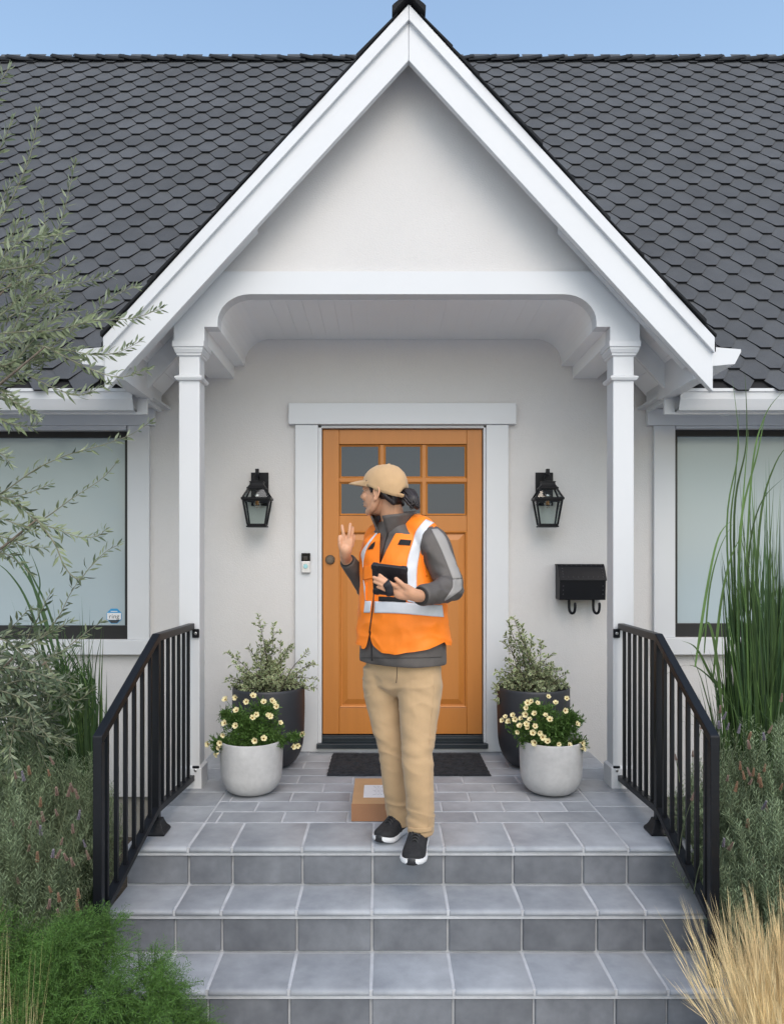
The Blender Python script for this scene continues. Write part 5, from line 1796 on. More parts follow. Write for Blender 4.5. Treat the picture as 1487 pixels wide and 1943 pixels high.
def patch(name, bvh, left, right, mat, parent, eps=0.0025, nc=10, sub=6, thick=0.0012):
    """strip of cloth sewn on the surface: rows run between two traced edges"""
    lp, _ = smooth_path([Vector((p[0], p[1], 0)) for p in left], [1] * len(left), sub)
    rp, _ = smooth_path([Vector((p[0], p[1], 0)) for p in right], [1] * len(right), sub)
    grid = []
    last = None
    for a, b in zip(lp, rp):
        row = []
        for k in range(nc + 1):
            q = a.lerp(b, k / nc)
            d = (W(q.x, q.y, 1.0) - CAMP)
            hit, n, i, dist = bvh.ray_cast(CAMP, d.normalized())
            if hit is None:
                ref = last if last is not None else W(q.x, q.y, 3.1)
                hit, n, i, dist = bvh.find_nearest(W(q.x, q.y, ref.y))
            if n.dot(d) > 0: n = -n
            row.append(hit + n * eps)
            last = hit
        grid.append(row)
    mb = MB()
    nr = len(grid)
    vs_ = [p for r in grid for p in r]
    fs = []
    for j in range(nr - 1):
        for k in range(nc):
            q = j * (nc + 1) + k
            fs.append((q, q + 1, q + nc + 2, q + nc + 1))
    mb.add(vs_, fs)
    o = mb.build(name, mat, parent, smooth=True)
    s = o.modifiers.new('s', 'SOLIDIFY'); s.thickness = thick; s.offset = 1
    return o


person = thing('person', 'person in orange safety vest, tan cap and khaki trousers waving on the top step', 'person', (0.10, 3.2, ZP))
person.name = 'person'
PINV['person'] = PINV.get('person', Matrix.Translation((-0.10, -3.2, -ZP)))

PSI = R(45)
XB, YBd = 0.080, 3.20
cpx, spx = math.cos(PSI), math.sin(PSI)


def T(lx, ly, py):
    """torso frame: lx to her left, ly to her back, height given by the pixel row at the body's depth"""
    return Vector((XB + lx * cpx + ly * spx, YBd - lx * spx + ly * cpx, ZC + (CY - py) * YBd / FPX))


def torso_ring(py, a, b, dx=0.0, dy=0.0, pw=2.3, n=40, tilt=0.0):
    out = []
    for i in range(n):
        t = 2 * math.pi * i / n
        c, s = math.cos(t), math.sin(t)
        x = a * math.copysign(abs(c) ** (2 / pw), c)
        y = b * math.copysign(abs(s) ** (2 / pw), s)
        out.append(T(dx + x, dy + y, py + tilt * x * 100))
    return out


# joints
LS, LE, LW = W(822, 1028, 3.085), W(855, 1116, 3.03), W(797, 1131, 2.86)
RS, RE, RW = W(716, 1036, 3.34), W(697, 1116, 3.42), W(656, 1060, 3.24)
LH, LK, LA = W(797, 1290, 3.14), W(794, 1425, 3.09), W(797, 1570, 3.16)
RH, RK, RA = W(728, 1290, 3.25), W(738, 1418, 3.23), W(757, 1550, 3.30)
NB, NT = T(-0.01, -0.030, 1000), W(738, 962, 3.17)
HC = W(728, 930, 3.17)                # centre of the head
PH = R(122)
HM = Matrix.Translation(HC) @ Matrix.Rotation(-PH, 4, 'Z') @ Matrix.Rotation(R(-4), 4, 'X')

# ---- body: one continuous skin surface
bd = MB()
bd.rings([torso_ring(p, a, b) for p, a, b in ((1300, .12, .09), (1262, .165, .105), (1230, .16, .10), (1180, .125, .085), (1130, .125, .085), (1085, .135, .09), (1050, .15, .085), (1020, .13, .07), (1003, .07, .05))])
bd.tube([NB + Vector((0, 0, -0.03)), (NB + NT) / 2, NT + Vector((0, 0, 0.02))], [0.058, 0.051, 0.052], 18)
for S, E, Wr, Sh in ((LS, LE, LW, T(0.10, 0.01, 1012)), (RS, RE, RW, T(-0.10, 0.01, 1012))):
    bd.tube([Sh, S, S.lerp(E, 0.5), E], [0.05, 0.047, 0.042, 0.036], 14)
    bd.tube([E, E.lerp(Wr, 0.4), Wr], [0.036, 0.036, 0.025], 14)
for H, K, A in ((LH, LK, LA), (RH, RK, RA)):
    bd.tube([H, H.lerp(K, 0.5), K, K.lerp(A, 0.4), A], [0.078, 0.064, 0.047, 0.045, 0.030], 16)
    bd.tube([A, A + Vector((-0.012, -0.05, -0.035))], [0.029, 0.018], 12)

# head in its own frame: x to her left, -y forward
hd = MB()
hd.ellipsoid((0, 0.010, 0.025), (0.072, 0.087, 0.069), 28)
hd.ellipsoid((0, -0.030, -0.030), (0.061, 0.058, 0.080), 28)
hd.ellipsoid((0, -0.062, -0.094), (0.025, 0.022, 0.018), 18)
for s in (-1, 1):
    hd.tube([(s * 0.056, 0.000, -0.045), (s * 0.050, -0.018, -0.078), (s * 0.024, -0.055, -0.098)], [0.018, 0.017, 0.016], 12)
    hd.ellipsoid((s * 0.037, -0.062, -0.032), (0.022, 0.022, 0.022), 16)
    hd.ellipsoid((s * 0.010, -0.096, -0.036), (0.0085, 0.009, 0.007), 12)
    hd.ellipsoid((s * 0.030, -0.076, 0.002), (0.016, 0.010, 0.009), 14)      # lids
hd.tube([(-0.044, -0.072, 0.017), (-0.02, -0.084, 0.021), (0.02, -0.084, 0.021), (0.044, -0.072, 0.017)], [0.010, 0.011, 0.011, 0.010], 12)
hd.tube([(0, -0.086, 0.012), (0, -0.098, -0.012), (0, -0.1085, -0.031)], [0.0075, 0.0085, 0.0095], 12)
hd.tube([(0, -0.100, -0.033), (0, -0.090, -0.040)], [0.008, 0.008], 10)
hd.tube([(-0.020, -0.081, -0.0585), (0, -0.0925, -0.0575), (0.020, -0.081, -0.0585)], [0.005, 0.0068, 0.005], 10)
hd.tube([(-0.018, -0.081, -0.0680), (0, -0.0910, -0.0695), (0.018, -0.081, -0.0680)], [0.005, 0.0072, 0.005], 10)
for s in (-1, 1):                                      # ears
    e = Vector((s * 0.0735, 0.010, -0.018))
    pts = [e + Vector((s * (0.004 + 0.006 * max(0, math.cos(a))), 0.016 * math.cos(a) * (1 if math.sin(a) > -0.3 else 0.7) + 0.004, 0.029 * math.sin(a))) for a in [R(200 - k * 34) for k in range(11)]]
    hd.tube(pts, [0.0036] * 4 + [0.0042] * 5 + [0.0045] * 2, 8)
    hd.ellipsoid(e + Vector((-s * 0.001, 0.003, 0)), (0.006, 0.013, 0.024), 14)
    hd.ellipsoid(e + Vector((s * 0.003, -0.004, -0.027)), (0.005, 0.007, 0.009), 12)
hd.xf(HM)
bd.add(hd.v, hd.f)


# hands
def finger(mb, pts, r0, r1):
    n = len(pts)
    mb.tube(pts, [lerp(r0, r1, i / (n - 1)) for i in range(n)], 10, sub=4)


# her left hand on the back of the tablet (pixels traced at the hand's depth)
yh = 2.775
L = lambda px, py, dy=0.0: W(px, py, yh + dy)
bd.tube([LW, L(783, 1128, 0.045), L(768, 1120, 0.025)], [0.025, 0.026, 0.027], 14)
palm = [L(776, 1126, 0.030), L(762, 1121, 0.016), L(751, 1114, 0.010)]
bd.tube(palm, [0.027, 0.026, 0.020], 14, flat=((0.1, 1, 0.2), 0.62))
bd.tube([L(772, 1131, 0.028), L(758, 1128, 0.014), L(746, 1121, 0.010)], [0.018, 0.019, 0.016], 12, flat=((0.1, 1, 0.2), 0.7))
finger(bd, [L(757, 1116, 0.008), L(744, 1109, -0.010), L(731, 1100, -0.012), L(720, 1091, 0.000)], 0.0095, 0.0068)
finger(bd, [L(750, 1117, 0.010), L(737, 1110, -0.012), L(722, 1101.5, -0.014), L(709, 1095.5, 0.000)], 0.0095, 0.0068)
finger(bd, [L(747, 1120, 0.012), L(735, 1115.5, -0.010), L(722, 1109, -0.014), L(710, 1103.8, 0.000)], 0.0090, 0.0064)
finger(bd, [L(745, 1124, 0.012), L(735, 1121, -0.008), L(725, 1117, -0.012), L(716, 1113.8, 0.000)], 0.0080, 0.0058)
finger(bd, [L(776, 1123, 0.018), L(767, 1113, 0.000), L(759, 1105, -0.008), L(751, 1098, -0.004)], 0.0115, 0.0080)

# her raised right hand, seen from the back
yr = 3.16
Q = lambda px, py, dy=0.0: W(px, py, yr + dy)
bd.tube([RW, Q(655, 1052, 0.02), Q(656, 1043, 0.0)], [0.024, 0.025, 0.027], 14)
bd.tube([Q(655, 1049, 0.012), Q(657, 1038, 0.0), Q(660, 1027, -0.003)], [0.026, 0.028, 0.025], 14, flat=((0.25, 1, 0), 0.55))
bd.tube([Q(651, 1049, 0.008), Q(652, 1036, -0.002), Q(653, 1027, -0.004)], [0.017, 0.018, 0.015], 12, flat=((0.25, 1, 0), 0.7))
finger(bd, [Q(653, 1030, -0.002), Q(652.5, 1019, -0.010), Q(650.5, 1007, -0.012), Q(649, 997.5, -0.004)], 0.0092, 0.0068)
finger(bd, [Q(661, 1029, -0.002), Q(662, 1017, -0.012), Q(663.5, 1005, -0.014), Q(664.5, 994.5, -0.006)], 0.0092, 0.0068)
finger(bd, [Q(665.5, 1031, 0.006), Q(667, 1020, 0.000), Q(668.5, 1009, 0.000), Q(669, 1001, 0.008)], 0.0088, 0.0064)
finger(bd, [Q(668, 1036, 0.014), Q(670, 1028, 0.012), Q(671.5, 1021, 0.014), Q(671.5, 1015.5, 0.020)], 0.0078, 0.0058)
finger(bd, [Q(650, 1047, 0.000), Q(646, 1037, -0.012), Q(644.8, 1027, -0.016), Q(644.8, 1018.5, -0.012)], 0.0115, 0.0082)
body_me = remesh(bd, 0.0032, 3, 0.5)
body = finish('body', body_me, M['skin'], person)

# eyes, brows, lips
for s in (-1, 1):
    b = MB(); b.ellipsoid((s * 0.030, -0.0775, 0.001), (0.0115, 0.0105, 0.0085), 14); b.xf(HM)
    ey = b.build('eye', M['eye'], person, smooth=True)
    b = MB(); b.ellipsoid((s * 0.0305, -0.0862, 0.001), (0.0050, 0.0024, 0.0052), 12); b.xf(HM)
    b.build('iris', M['iris'], ey, smooth=True)
    b = MB(); b.tube([(s * 0.043, -0.0775, 0.003), (s * 0.037, -0.084, 0.009), (s * 0.028, -0.0875, 0.0095), (s * 0.018, -0.085, 0.004)], [0.0012, 0.0020, 0.0020, 0.0012], 6); b.xf(HM)
    b.build('eyelashes', M['hair'], ey, smooth=True)
    b = MB(); b.tube([(s * 0.047, -0.079, 0.024), (s * 0.036, -0.089, 0.030), (s * 0.022, -0.0945, 0.029), (s * 0.012, -0.0950, 0.025)], [0.0018, 0.0032, 0.0036, 0.0026], 8); b.xf(HM)
    b.build('eyebrow', M['hair'], person, smooth=True)
b = MB()
b.tube([(-0.019, -0.0845, -0.0595), (0, -0.0965, -0.0585), (0.019, -0.0845, -0.0595)], [0.0026, 0.0044, 0.0026], 8)
b.tube([(-0.017, -0.0845, -0.0675), (0, -0.0948, -0.0690), (0.017, -0.0845, -0.0675)], [0.0026, 0.0046, 0.0026], 8)
b.xf(HM); b.build('lips', M['lip'], person, smooth=True)

# hair under the cap, and a pony tail
h = MB()
h.ellipsoid((0, 0.022, 0.010), (0.0760, 0.076, 0.060), 26)
h.ellipsoid((0, 0.062, -0.022), (0.052, 0.034, 0.042), 22)
for s in (-1, 1):
    h.tube([(s * 0.064, -0.044, 0.030), (s * 0.0685, -0.028, 0.014), (s * 0.0690, -0.018, -0.016)], [0.010, 0.009, 0.004], 10)
    h.tube([(s * 0.071, 0.030, 0.0), (s * 0.062, 0.052, -0.030), (s * 0.035, 0.075, -0.055)], [0.010, 0.012, 0.012], 10)
h.xf(HM)
hair = finish('hair', remesh(h, 0.004, 4, 0.5), M['hair'], person)
h = MB()
pt = [HM @ Vector((0.0, 0.098, -0.004)), W(775, 938, 3.11), W(783, 950, 3.09), W(791, 961, 3.09)]
h.tube(pt, [0.016, 0.026, 0.030, 0.014], 16, flat=((0, 1, 0), 0.8))
for i in range(46):
    o_ = Vector((rnd.uniform(-1, 1), rnd.uniform(-1, 1), rnd.uniform(-1, 1))) * 0.021
    e = W(rnd.uniform(776, 795), rnd.uniform(957, 967), 3.08) + Vector((0, o_.y, 0))
    h.tube([pt[0] + o_ * 0.4, pt[1] + o_, pt[2] + o_ * 0.9, e], [0.004, 0.006, 0.005, 0.0012], 5, sub=3)
h.build('pony_tail', M['hair'], hair, smooth=True)

# cap
cp = MB()
NA, NP = 48, 14
rows = []
for j in range(NP + 1):
    ph = (math.pi / 2) * (j / NP)
    row = []
    for i in range(NA):
        a = 2 * math.pi * i / NA
        fx, fy = math.sin(a), -math.cos(a)               # a = 0 looks forward
        rim = 0.037 - 0.072 * (0.5 - 0.5 * math.cos(a)) - 0.006 * math.sin(a) ** 2
        back = max(0.0, -math.cos(a) - 0.90) / 0.10
        rim += 0.045 * math.sqrt(max(0, back))
        top = 0.108
        c_, s_ = math.cos(ph), math.sin(ph)
        rr = c_ ** 0.86
        x = 0.0835 * rr * fx
        y = 0.009 + (0.1035 if fy < 0 else 0.101) * rr * fy + 0.004 * s_
        z_ = rim + (top - rim) * s_
        seam = abs(math.sin(3 * a)) ** 0.25
        k = 1 - 0.006 * (1 - seam) * c_
        w_ = 0.0022 * noise.noise(Vector((x * 45, y * 45, z_ * 30))) + 0.0012 * noise.noise(Vector((x * 110, y * 110, z_ * 60)))
        row.append(HM @ Vector((x * (k + w_ * 8), y * k + w_ * 0.6, z_ + w_)))
    rows.append(row)
cp.rings(rows[:-1], cap=False)
o0 = len(cp.v)
cp.v.append(tuple(HM @ Vector((0, 0.016, 0.108))))
base_i = (NP - 1) * NA
for i in range(NA):
    cp.f.append((base_i + i, base_i + (i + 1) % NA, o0)); cp.m.append(0)
cap = cp.build('cap', M['cap'], person, smooth=True)
sm = cap.modifiers.new('s', 'SOLIDIFY'); sm.thickness = 0.003; sm.offset = 0
b = MB(); b.ellipsoid((0, 0.018, 0.1095), (0.008, 0.008, 0.0045), 12); b.xf(HM); b.build('cap_button', M['cap'], cap, smooth=True)
br = MB()
rows = []
for j in range(9):
    v = j / 8
    row = []
    for i in range(21):
        u = -1 + 2 * i / 20
        a = u * R(66)
        x0 = 0.083 * math.sin(a); y0 = 0.012 - 0.103 * math.cos(a)
        ext = 0.084 * (1 - abs(u) ** 2.6)
        x = x0 * (1 - 0.06 * v)
        y = y0 - ext * v
        z_ = 0.037 - 0.004 * v - 0.016 * u * u * (0.5 + 0.5 * v) - 0.010 * v * v
        row.append(HM @ Vector((x, y, z_)))
    rows.append(row)
br.rings(rows, cap=False, closed=False)
brim = br.build('brim', M['cap'], cap, smooth=True)
sm = brim.modifiers.new('s', 'SOLIDIFY'); sm.thickness = 0.006; sm.offset = 0
b = MB()
b.tube([HM @ Vector((0.040, 0.103, -0.022)), HM @ Vector((0.018, 0.116, -0.026)), HM @ Vector((-0.018, 0.116, -0.026)), HM @ Vector((-0.040, 0.103, -0.022))], [0.009] * 4, 8, flat=((0, 0.9, 0.4), 0.3))
b.build('cap_strap', M['cap'], cap, smooth=True)

# ---- trousers
tr = MB()
tr.rings([torso_ring(p, a, b_, pw=2.2) for p, a, b_ in ((1320, .05, .05), (1300, .15, .105), (1275, .182, .118), (1250, .184, .118), (1235, .18, .115))])
def leg(pts, radii, flat=None):
    tr.tube(pts, radii, 26, sub=6, rounded=False)
leg([W(792, 1268, 3.15), W(795, 1310, 3.13), W(794, 1370, 3.11), W(792, 1425, 3.09), W(794, 1480, 3.09), W(797, 1530, 3.11), W(798, 1578, 3.13)],
    [0.100, 0.094, 0.079, 0.066, 0.063, 0.059, 0.056])
leg([W(731, 1268, 3.25), W(729, 1310, 3.25), W(736, 1370, 3.24), W(745, 1420, 3.23), W(751, 1480, 3.26), W(757, 1525, 3.29), W(759, 1562, 3.30)],
    [0.100, 0.090, 0.076, 0.064, 0.060, 0.058, 0.058])
tro = remesh(tr, 0.0055, 4, 0.5)


def trouser_fold(co, n):
    s = noise.noise(Vector((co.x * 14, co.y * 14, co.z * 7))) * 0.0030
    kn = math.exp(-((co.z - ZW(1425, 3.1)) / 0.10) ** 2)
    s += kn * 0.0045 * noise.noise(Vector((co.x * 12 + co.z * 16, co.y * 8, co.z * 34)))
    hem = math.exp(-((co.z - ZW(1555, 3.1)) / 0.07) ** 2)
    s += hem * 0.0040 * noise.noise(Vector((co.x * 10, co.y * 10 + 3, co.z * 38 + co.x * 10)))
    th = math.exp(-((co.z - ZW(1320, 3.1)) / 0.10) ** 2)
    s += th * 0.0045 * noise.noise(Vector((co.x * 20 + co.z * 14, co.y * 5 + 9, co.z * 22)))
    return s


def ridge(p):
    return (1 - 2 * abs(noise.noise(p))) ** 3


def trouser_fold2(co, n):
    s = trouser_fold(co, n)
    kn = math.exp(-((co.z - ZW(1430, 3.1)) / 0.085) ** 2)
    s += kn * 0.0055 * ridge(Vector((co.x * 7 + co.z * 9, co.y * 6, co.z * 15 + co.x * 6)))
    hem_ = math.exp(-((co.z - ZW(1552, 3.1)) / 0.06) ** 2)
    s += hem_ * 0.0050 * ridge(Vector((co.x * 6 - co.z * 5, co.y * 6 + 7, co.z * 19)))
    th = math.exp(-((co.z - ZW(1310, 3.1)) / 0.09) ** 2)
    s += th * 0.0045 * ridge(Vector((co.x * 9 + co.z * 9, co.y * 5, co.z * 8 - co.x * 9)))
    return s


wrinkle(tro, trouser_fold2)
trousers = finish('trousers', tro, M['khaki'], person)
tb = bvh_of(tro)
patch('side_seam', tb, [(823, 1300), (815, 1400), (814, 1500), (812, 1574)], [(824, 1300), (816, 1400), (815, 1500), (813, 1574)], M['khaki'], trousers, 0.001, 2)

patch('fly_seam', tb, [(752, 1256), (752.5, 1275), (751, 1296)], [(753.2, 1256), (753.7, 1275), (752.2, 1296)], M['zip'], trousers, 0.0006, 2)
patch('belt_loop', tb, [(757, 1254), (757, 1259)], [(766, 1254), (766, 1259)], M['zip'], trousers, 0.002, 2)
patch('hem', tb, [(774, 1569), (796, 1571), (819, 1569)], [(774, 1577), (796, 1580), (819, 1577)], M['khaki'], trousers, 0.0025, 6)
# ---- jacket
jk = MB()
jk.rings([torso_ring(p, a, b_, pw=2.3) for p, a, b_ in ((1256, .205, .148), (1250, .206, .150), (1215, .202, .147), (1170, .186, .136), (1130, .174, .128), (1085, .162, .126), (1050, .152, .122), (1022, .135, .104))])
for S, E, Wr, Sh in ((LS, LE, LW, T(0.09, 0.01, 1016)), (RS, RE, RW, T(-0.09, 0.01, 1016))):
    k = 1.0 if S is LS else 0.9
    jk.tube([Sh, S, S.lerp(E, 0.45), E], [(0.056 if S is LS else 0.040) * k, 0.063 * k, 0.062 * k, 0.054 * k], 20)
    if S is LS:
        jk.tube([E, E.lerp(Wr, 0.45), Wr.lerp(E, 0.02)], [0.053, 0.047, 0.041], 20, rounded=False)
    else:
        jk.tube([E, E.lerp(Wr, 0.5), Wr.lerp(E, 0.06)], [0.050, 0.043, 0.036], 20, rounded=False)
jk.rings([torso_ring(p, a, b_, dx=-0.008, dy=dy, pw=2.2) for p, a, b_, dy in ((1040, .150, .100, 0.0), (1015, .135, .095, -.012), (1003, .095, .080, -.025), (990, .070, .068, -.032))])
jme = remesh(jk, 0.0055, 4, 0.5)


def jacket_fold(co, n):
    s = noise.noise(Vector((co.x * 13, co.y * 13, co.z * 9))) * 0.003
    for Pj, amp in ((LE, 0.009), (RE, 0.007), (LW.lerp(LE, 0.35), 0.006)):
        w_ = math.exp(-((co - Pj).length / 0.085) ** 2)
        if w_ > 0.01:
            s += amp * w_ * noise.noise(Vector((co.x * 26 + co.z * 22, co.y * 12, co.z * 26 - co.x * 18)))
    return s


def jacket_fold2(co, n):
    s = jacket_fold(co, n)
    for Pj, amp, rad in ((LE, 0.007, 0.10), (RE, 0.006, 0.09), (LW.lerp(LE, 0.4), 0.004, 0.07)):
        w_ = math.exp(-((co - Pj).length / rad) ** 2)
        if w_ > 0.01: s += amp * w_ * ridge(Vector((co.x * 13 + co.z * 12, co.y * 7, co.z * 13 - co.x * 10)))
    return s


wrinkle(jme, jacket_fold2)
jacket = finish('jacket', jme, M['jacket'], person)
jb = bvh_of(jme)
# lighter panel down the left sleeve
z1 = lambda l: [(600 + a / 4.625, 860 + b / 4.625) for a, b in l]
patch('sleeve_panel', jb, z1([(1008, 668), (1045, 745), (1095, 850), (1150, 985), (1195, 1105)]), z1([(1062, 662), (1130, 735), (1185, 870), (1240, 990), (1272, 1100)]), M['jacket_light'], jacket, 0.0015, 8)
patch('sleeve_panel', jb, z1([(1195, 1108), (1195, 1170), (1160, 1235), (1120, 1290)]), z1([(1274, 1104), (1276, 1160), (1262, 1205), (1128, 1296)]), M['jacket_light'], jacket, 0.0015, 8)
# cuff openings
for Wr, E, r in ((LW, LE, 0.037), (RW.lerp(RE, 0.06), RE, 0.033)):
    d = (Wr - E).normalized()
    b = MB(); b.tube([Wr - d * 0.004, Wr + d * 0.0025], [r, r * 0.98], 18, rounded=False, sub=1)
    b.build('cuff_lining', M['jacket_dark'], jacket)
# stand-up collar, open at the front
cl = MB()
rows = []
NCc = 36
cb = T(-0.012, -0.034, 1000)
for j in range(7):
    v = j / 6
    row = []
    for i in range(NCc + 1):
        u = i / NCc
        a = R(18) + u * R(324)                     # angle from her front, through her left, the back, her right
        r = 0.073 + 0.018 * v + 0.010 * v * (1 - math.sin(a / 2))
        hgt = (0.040 + 0.044 * math.sin(a / 2)) * v
        front = math.exp(-((min(u, 1 - u)) / 0.10) ** 2)
        lx, ly = r * math.sin(a) * (1.03), -r * math.cos(a) * (0.98 + 0.18 * v * front)
        p = Vector((cb.x + lx * cpx + ly * spx, cb.y - lx * spx + ly * cpx, cb.z - 0.012 - 0.030 * front * (1 - v) + hgt + 0.006 * front * v))
        row.append(p)
    rows.append(row)
cl.rings(rows, cap=False, closed=False)
col = cl.build('collar', M['jacket'], jacket, smooth=True)
sm = col.modifiers.new('s', 'SOLIDIFY'); sm.thickness = 0.004; sm.offset = 0
patch('zip', jb, [(736, 1008), (730, 1030), (721, 1066)], [(738.4, 1008), (732, 1030), (723, 1066)], M['zip'], jacket, 0.0015, 2)
patch('hem_line', jb, [(686, 1247.2), (720, 1248), (760, 1248), (800, 1247.5), (838, 1246)], [(686, 1248.2), (720, 1249), (760, 1249), (800, 1248.5), (838, 1247)], M['jacket_dark'], jacket, 0.0008, 2)

patch('zip', jb, [(703.6, 1200), (703.8, 1225), (704.5, 1254)], [(706, 1200), (706.2, 1225), (707, 1254)], M['zip'], jacket, 0.0012, 2)

# ---- vest
vt = MB()
vt.rings([torso_ring(p, a, b_, dx=dx, pw=2.3) for p, a, b_, dx in ((1246, .224, .166, 0), (1225, .222, .165, 0), (1190, .216, .160, 0), (1150, .208, .154, -.002), (1115, .193, .146, -.008), (1080, .182, .146, -.020), (1050, .178, .142, -.028), (1026, .165, .128, -.026), (1012, .135, .105, -.012), (1002, .09, .085, -.01))])
for s in (-1, 1):
    vt.tube([T(s * 0.060, 0.000, 1001), T(s * 0.105, 0.004, 1009), T(s * (0.132 if s > 0 else 0.160), 0.004, 1020)], [0.058, 0.064, 0.062], 20)


def prism_px(pts, Y0, Y1, Yr):
    m = MB()
    P = [W(p[0], p[1], Yr) for p in pts]
    m.prism([(p.x, Y0, p.z) for p in P], (0, Y1 - Y0, 0))
    return m


def prism_strip(Lp, Rp, Y0, Y1, Yr):
    """cutter made of convex quads between two polylines"""
    out = []
    for i in range(len(Lp) - 1):
        out.append(prism_px([Lp[i], Rp[i], Rp[i + 1], Lp[i + 1]], Y0, Y1, Yr))
    return out


front_y = 3.07
vcut = prism_px([(719.5, 1068), (722.5, 1068), (733, 1044), (751, 1011), (771, 990), (790, 970), (722, 970), (721, 1009)], 2.6, 3.19, front_y)
hem = [(640, 1225), (681, 1229), (684, 1234.5), (691, 1234), (696, 1222), (700.6, 1202), (703, 1202), (703.2, 1217), (709, 1228), (721, 1235.5), (741, 1238), (773, 1235), (816, 1226), (842, 1218.5), (849, 1225), (890, 1228)]
hem = [(p.x, p.y) for p in smooth_path([Vector((p[0], p[1], 0)) for p in hem], [1] * len(hem), 4)[0]]
hcut = prism_px(hem + [(890, 1330), (640, 1330)], 2.5, 3.9, front_y)
vme = remesh(vt, 0.006, 4, 0.5, [vcut, hcut])


def vest_fold(co, n):
    s = noise.noise(Vector((co.x * 9, co.y * 9, co.z * 5 + 2))) * 0.0035
    low = max(0.0, min(1.0, (ZW(1150, 3.1) - co.z) / 0.12))
    s += low * 0.0050 * noise.noise(Vector((co.x * 10 + co.z * 10, co.y * 10, co.z * 20 - co.x * 6)))
    s += 0.0030 * noise.noise(Vector((co.x * 24 - co.z * 12, co.y * 14 + 4, co.z * 18)))
    return s


def vest_fold2(co, n):
    low = max(0.0, min(1.0, (ZW(1120, 3.1) - co.z) / 0.15))
    return vest_fold(co, n) + (0.0015 + 0.0035 * low) * ridge(Vector((co.x * 6 + co.z * 7, co.y * 6, co.z * 9 - co.x * 7)))


wrinkle(vme, vest_fold2)
vest = finish('vest', vme, M['vest'], person, True, 50)
vb = bvh_of(vme)
patch('reflective_stripe', vb, z1([(958, 582), (880, 680), (840, 800), (802, 930), (790, 1060), (795, 1200), (800, 1300)]), z1([(1032, 612), (975, 660), (930, 760), (902, 900), (882, 1020), (880, 1190), (885, 1325)]), M['reflect'], vest, 0.0025, 8)
patch('reflective_stripe', vb, z1([(527, 700), (450, 790), (396, 880), (408, 960), (414, 1100), (422, 1200), (432, 1300)]), z1([(541, 700), (486, 770), (440, 850), (416, 960), (418, 1100), (436, 1200), (440, 1300)]), M['reflect'], vest, 0.0025, 6)
patch('reflective_belt', vb, z1([(432, 1300), (460, 1298), (488, 1297)]), z1([(422, 1400), (448, 1399), (476, 1398)]), M['reflect'], vest, 0.0027, 8)
patch('reflective_belt', vb, z1([(515, 1301), (650, 1302), (790, 1309), (900, 1326), (1000, 1330), (1098, 1334)]), z1([(512, 1402), (650, 1403), (790, 1411), (900, 1420), (1000, 1430), (1112, 1438)]), M['reflect'], vest, 0.0027, 8)
patch('black_patch', vb, z1([(738, 757), (726, 780), (715, 803)]), z1([(833, 765), (828, 788), (821, 811)]), M['black_patch'], vest, 0.003, 8)
patch('black_patch', vb, z1([(487, 800), (470, 822), (454, 846)]), z1([(518, 774), (514, 805), (498, 840)]), M['black_patch'], vest, 0.003, 5)
patch('black_patch', vb, z1([(555, 1258), (670, 1261), (790, 1266)]), z1([(555, 1298), (670, 1302), (790, 1310)]), M['black_patch'], vest, 0.0045, 6)
patch('zip', vb, z1([(507, 1180), (500, 1290), (488, 1400), (474, 1500), (464, 1582)]), z1([(516, 1180), (509, 1290), (497, 1400), (483, 1500), (473, 1582)]), M['zip'], vest, 0.003, 2)
patch('placket_edge', vb, z1([(545, 1040), (520, 1180), (512, 1300)]), z1([(556, 1040), (528, 1180), (518, 1300)]), M['vest'], vest, 0.0045, 2, thick=0.003)
patch('pocket_flap', vb, z1([(415, 1000), (413, 1060), (415, 1112)]), z1([(545, 970), (520, 1040), (500, 1096)]), M['vest'], vest, 0.004, 6, thick=0.003)
patch('pocket_edge', vb, z1([(440, 1135), (434, 1220), (436, 1290)]), z1([(446, 1133), (440, 1220), (442, 1290)]), M['vest'], vest, 0.004, 2, thick=0.004)
patch('armhole_binding', vb, z1([(1036, 628), (985, 700), (945, 800), (930, 900), (935, 990), (960, 1080)]), z1([(1046, 636), (996, 706), (955, 802), (938, 900), (944, 990), (970, 1078)]), M['vest'], vest, 0.004, 3, thick=0.003)


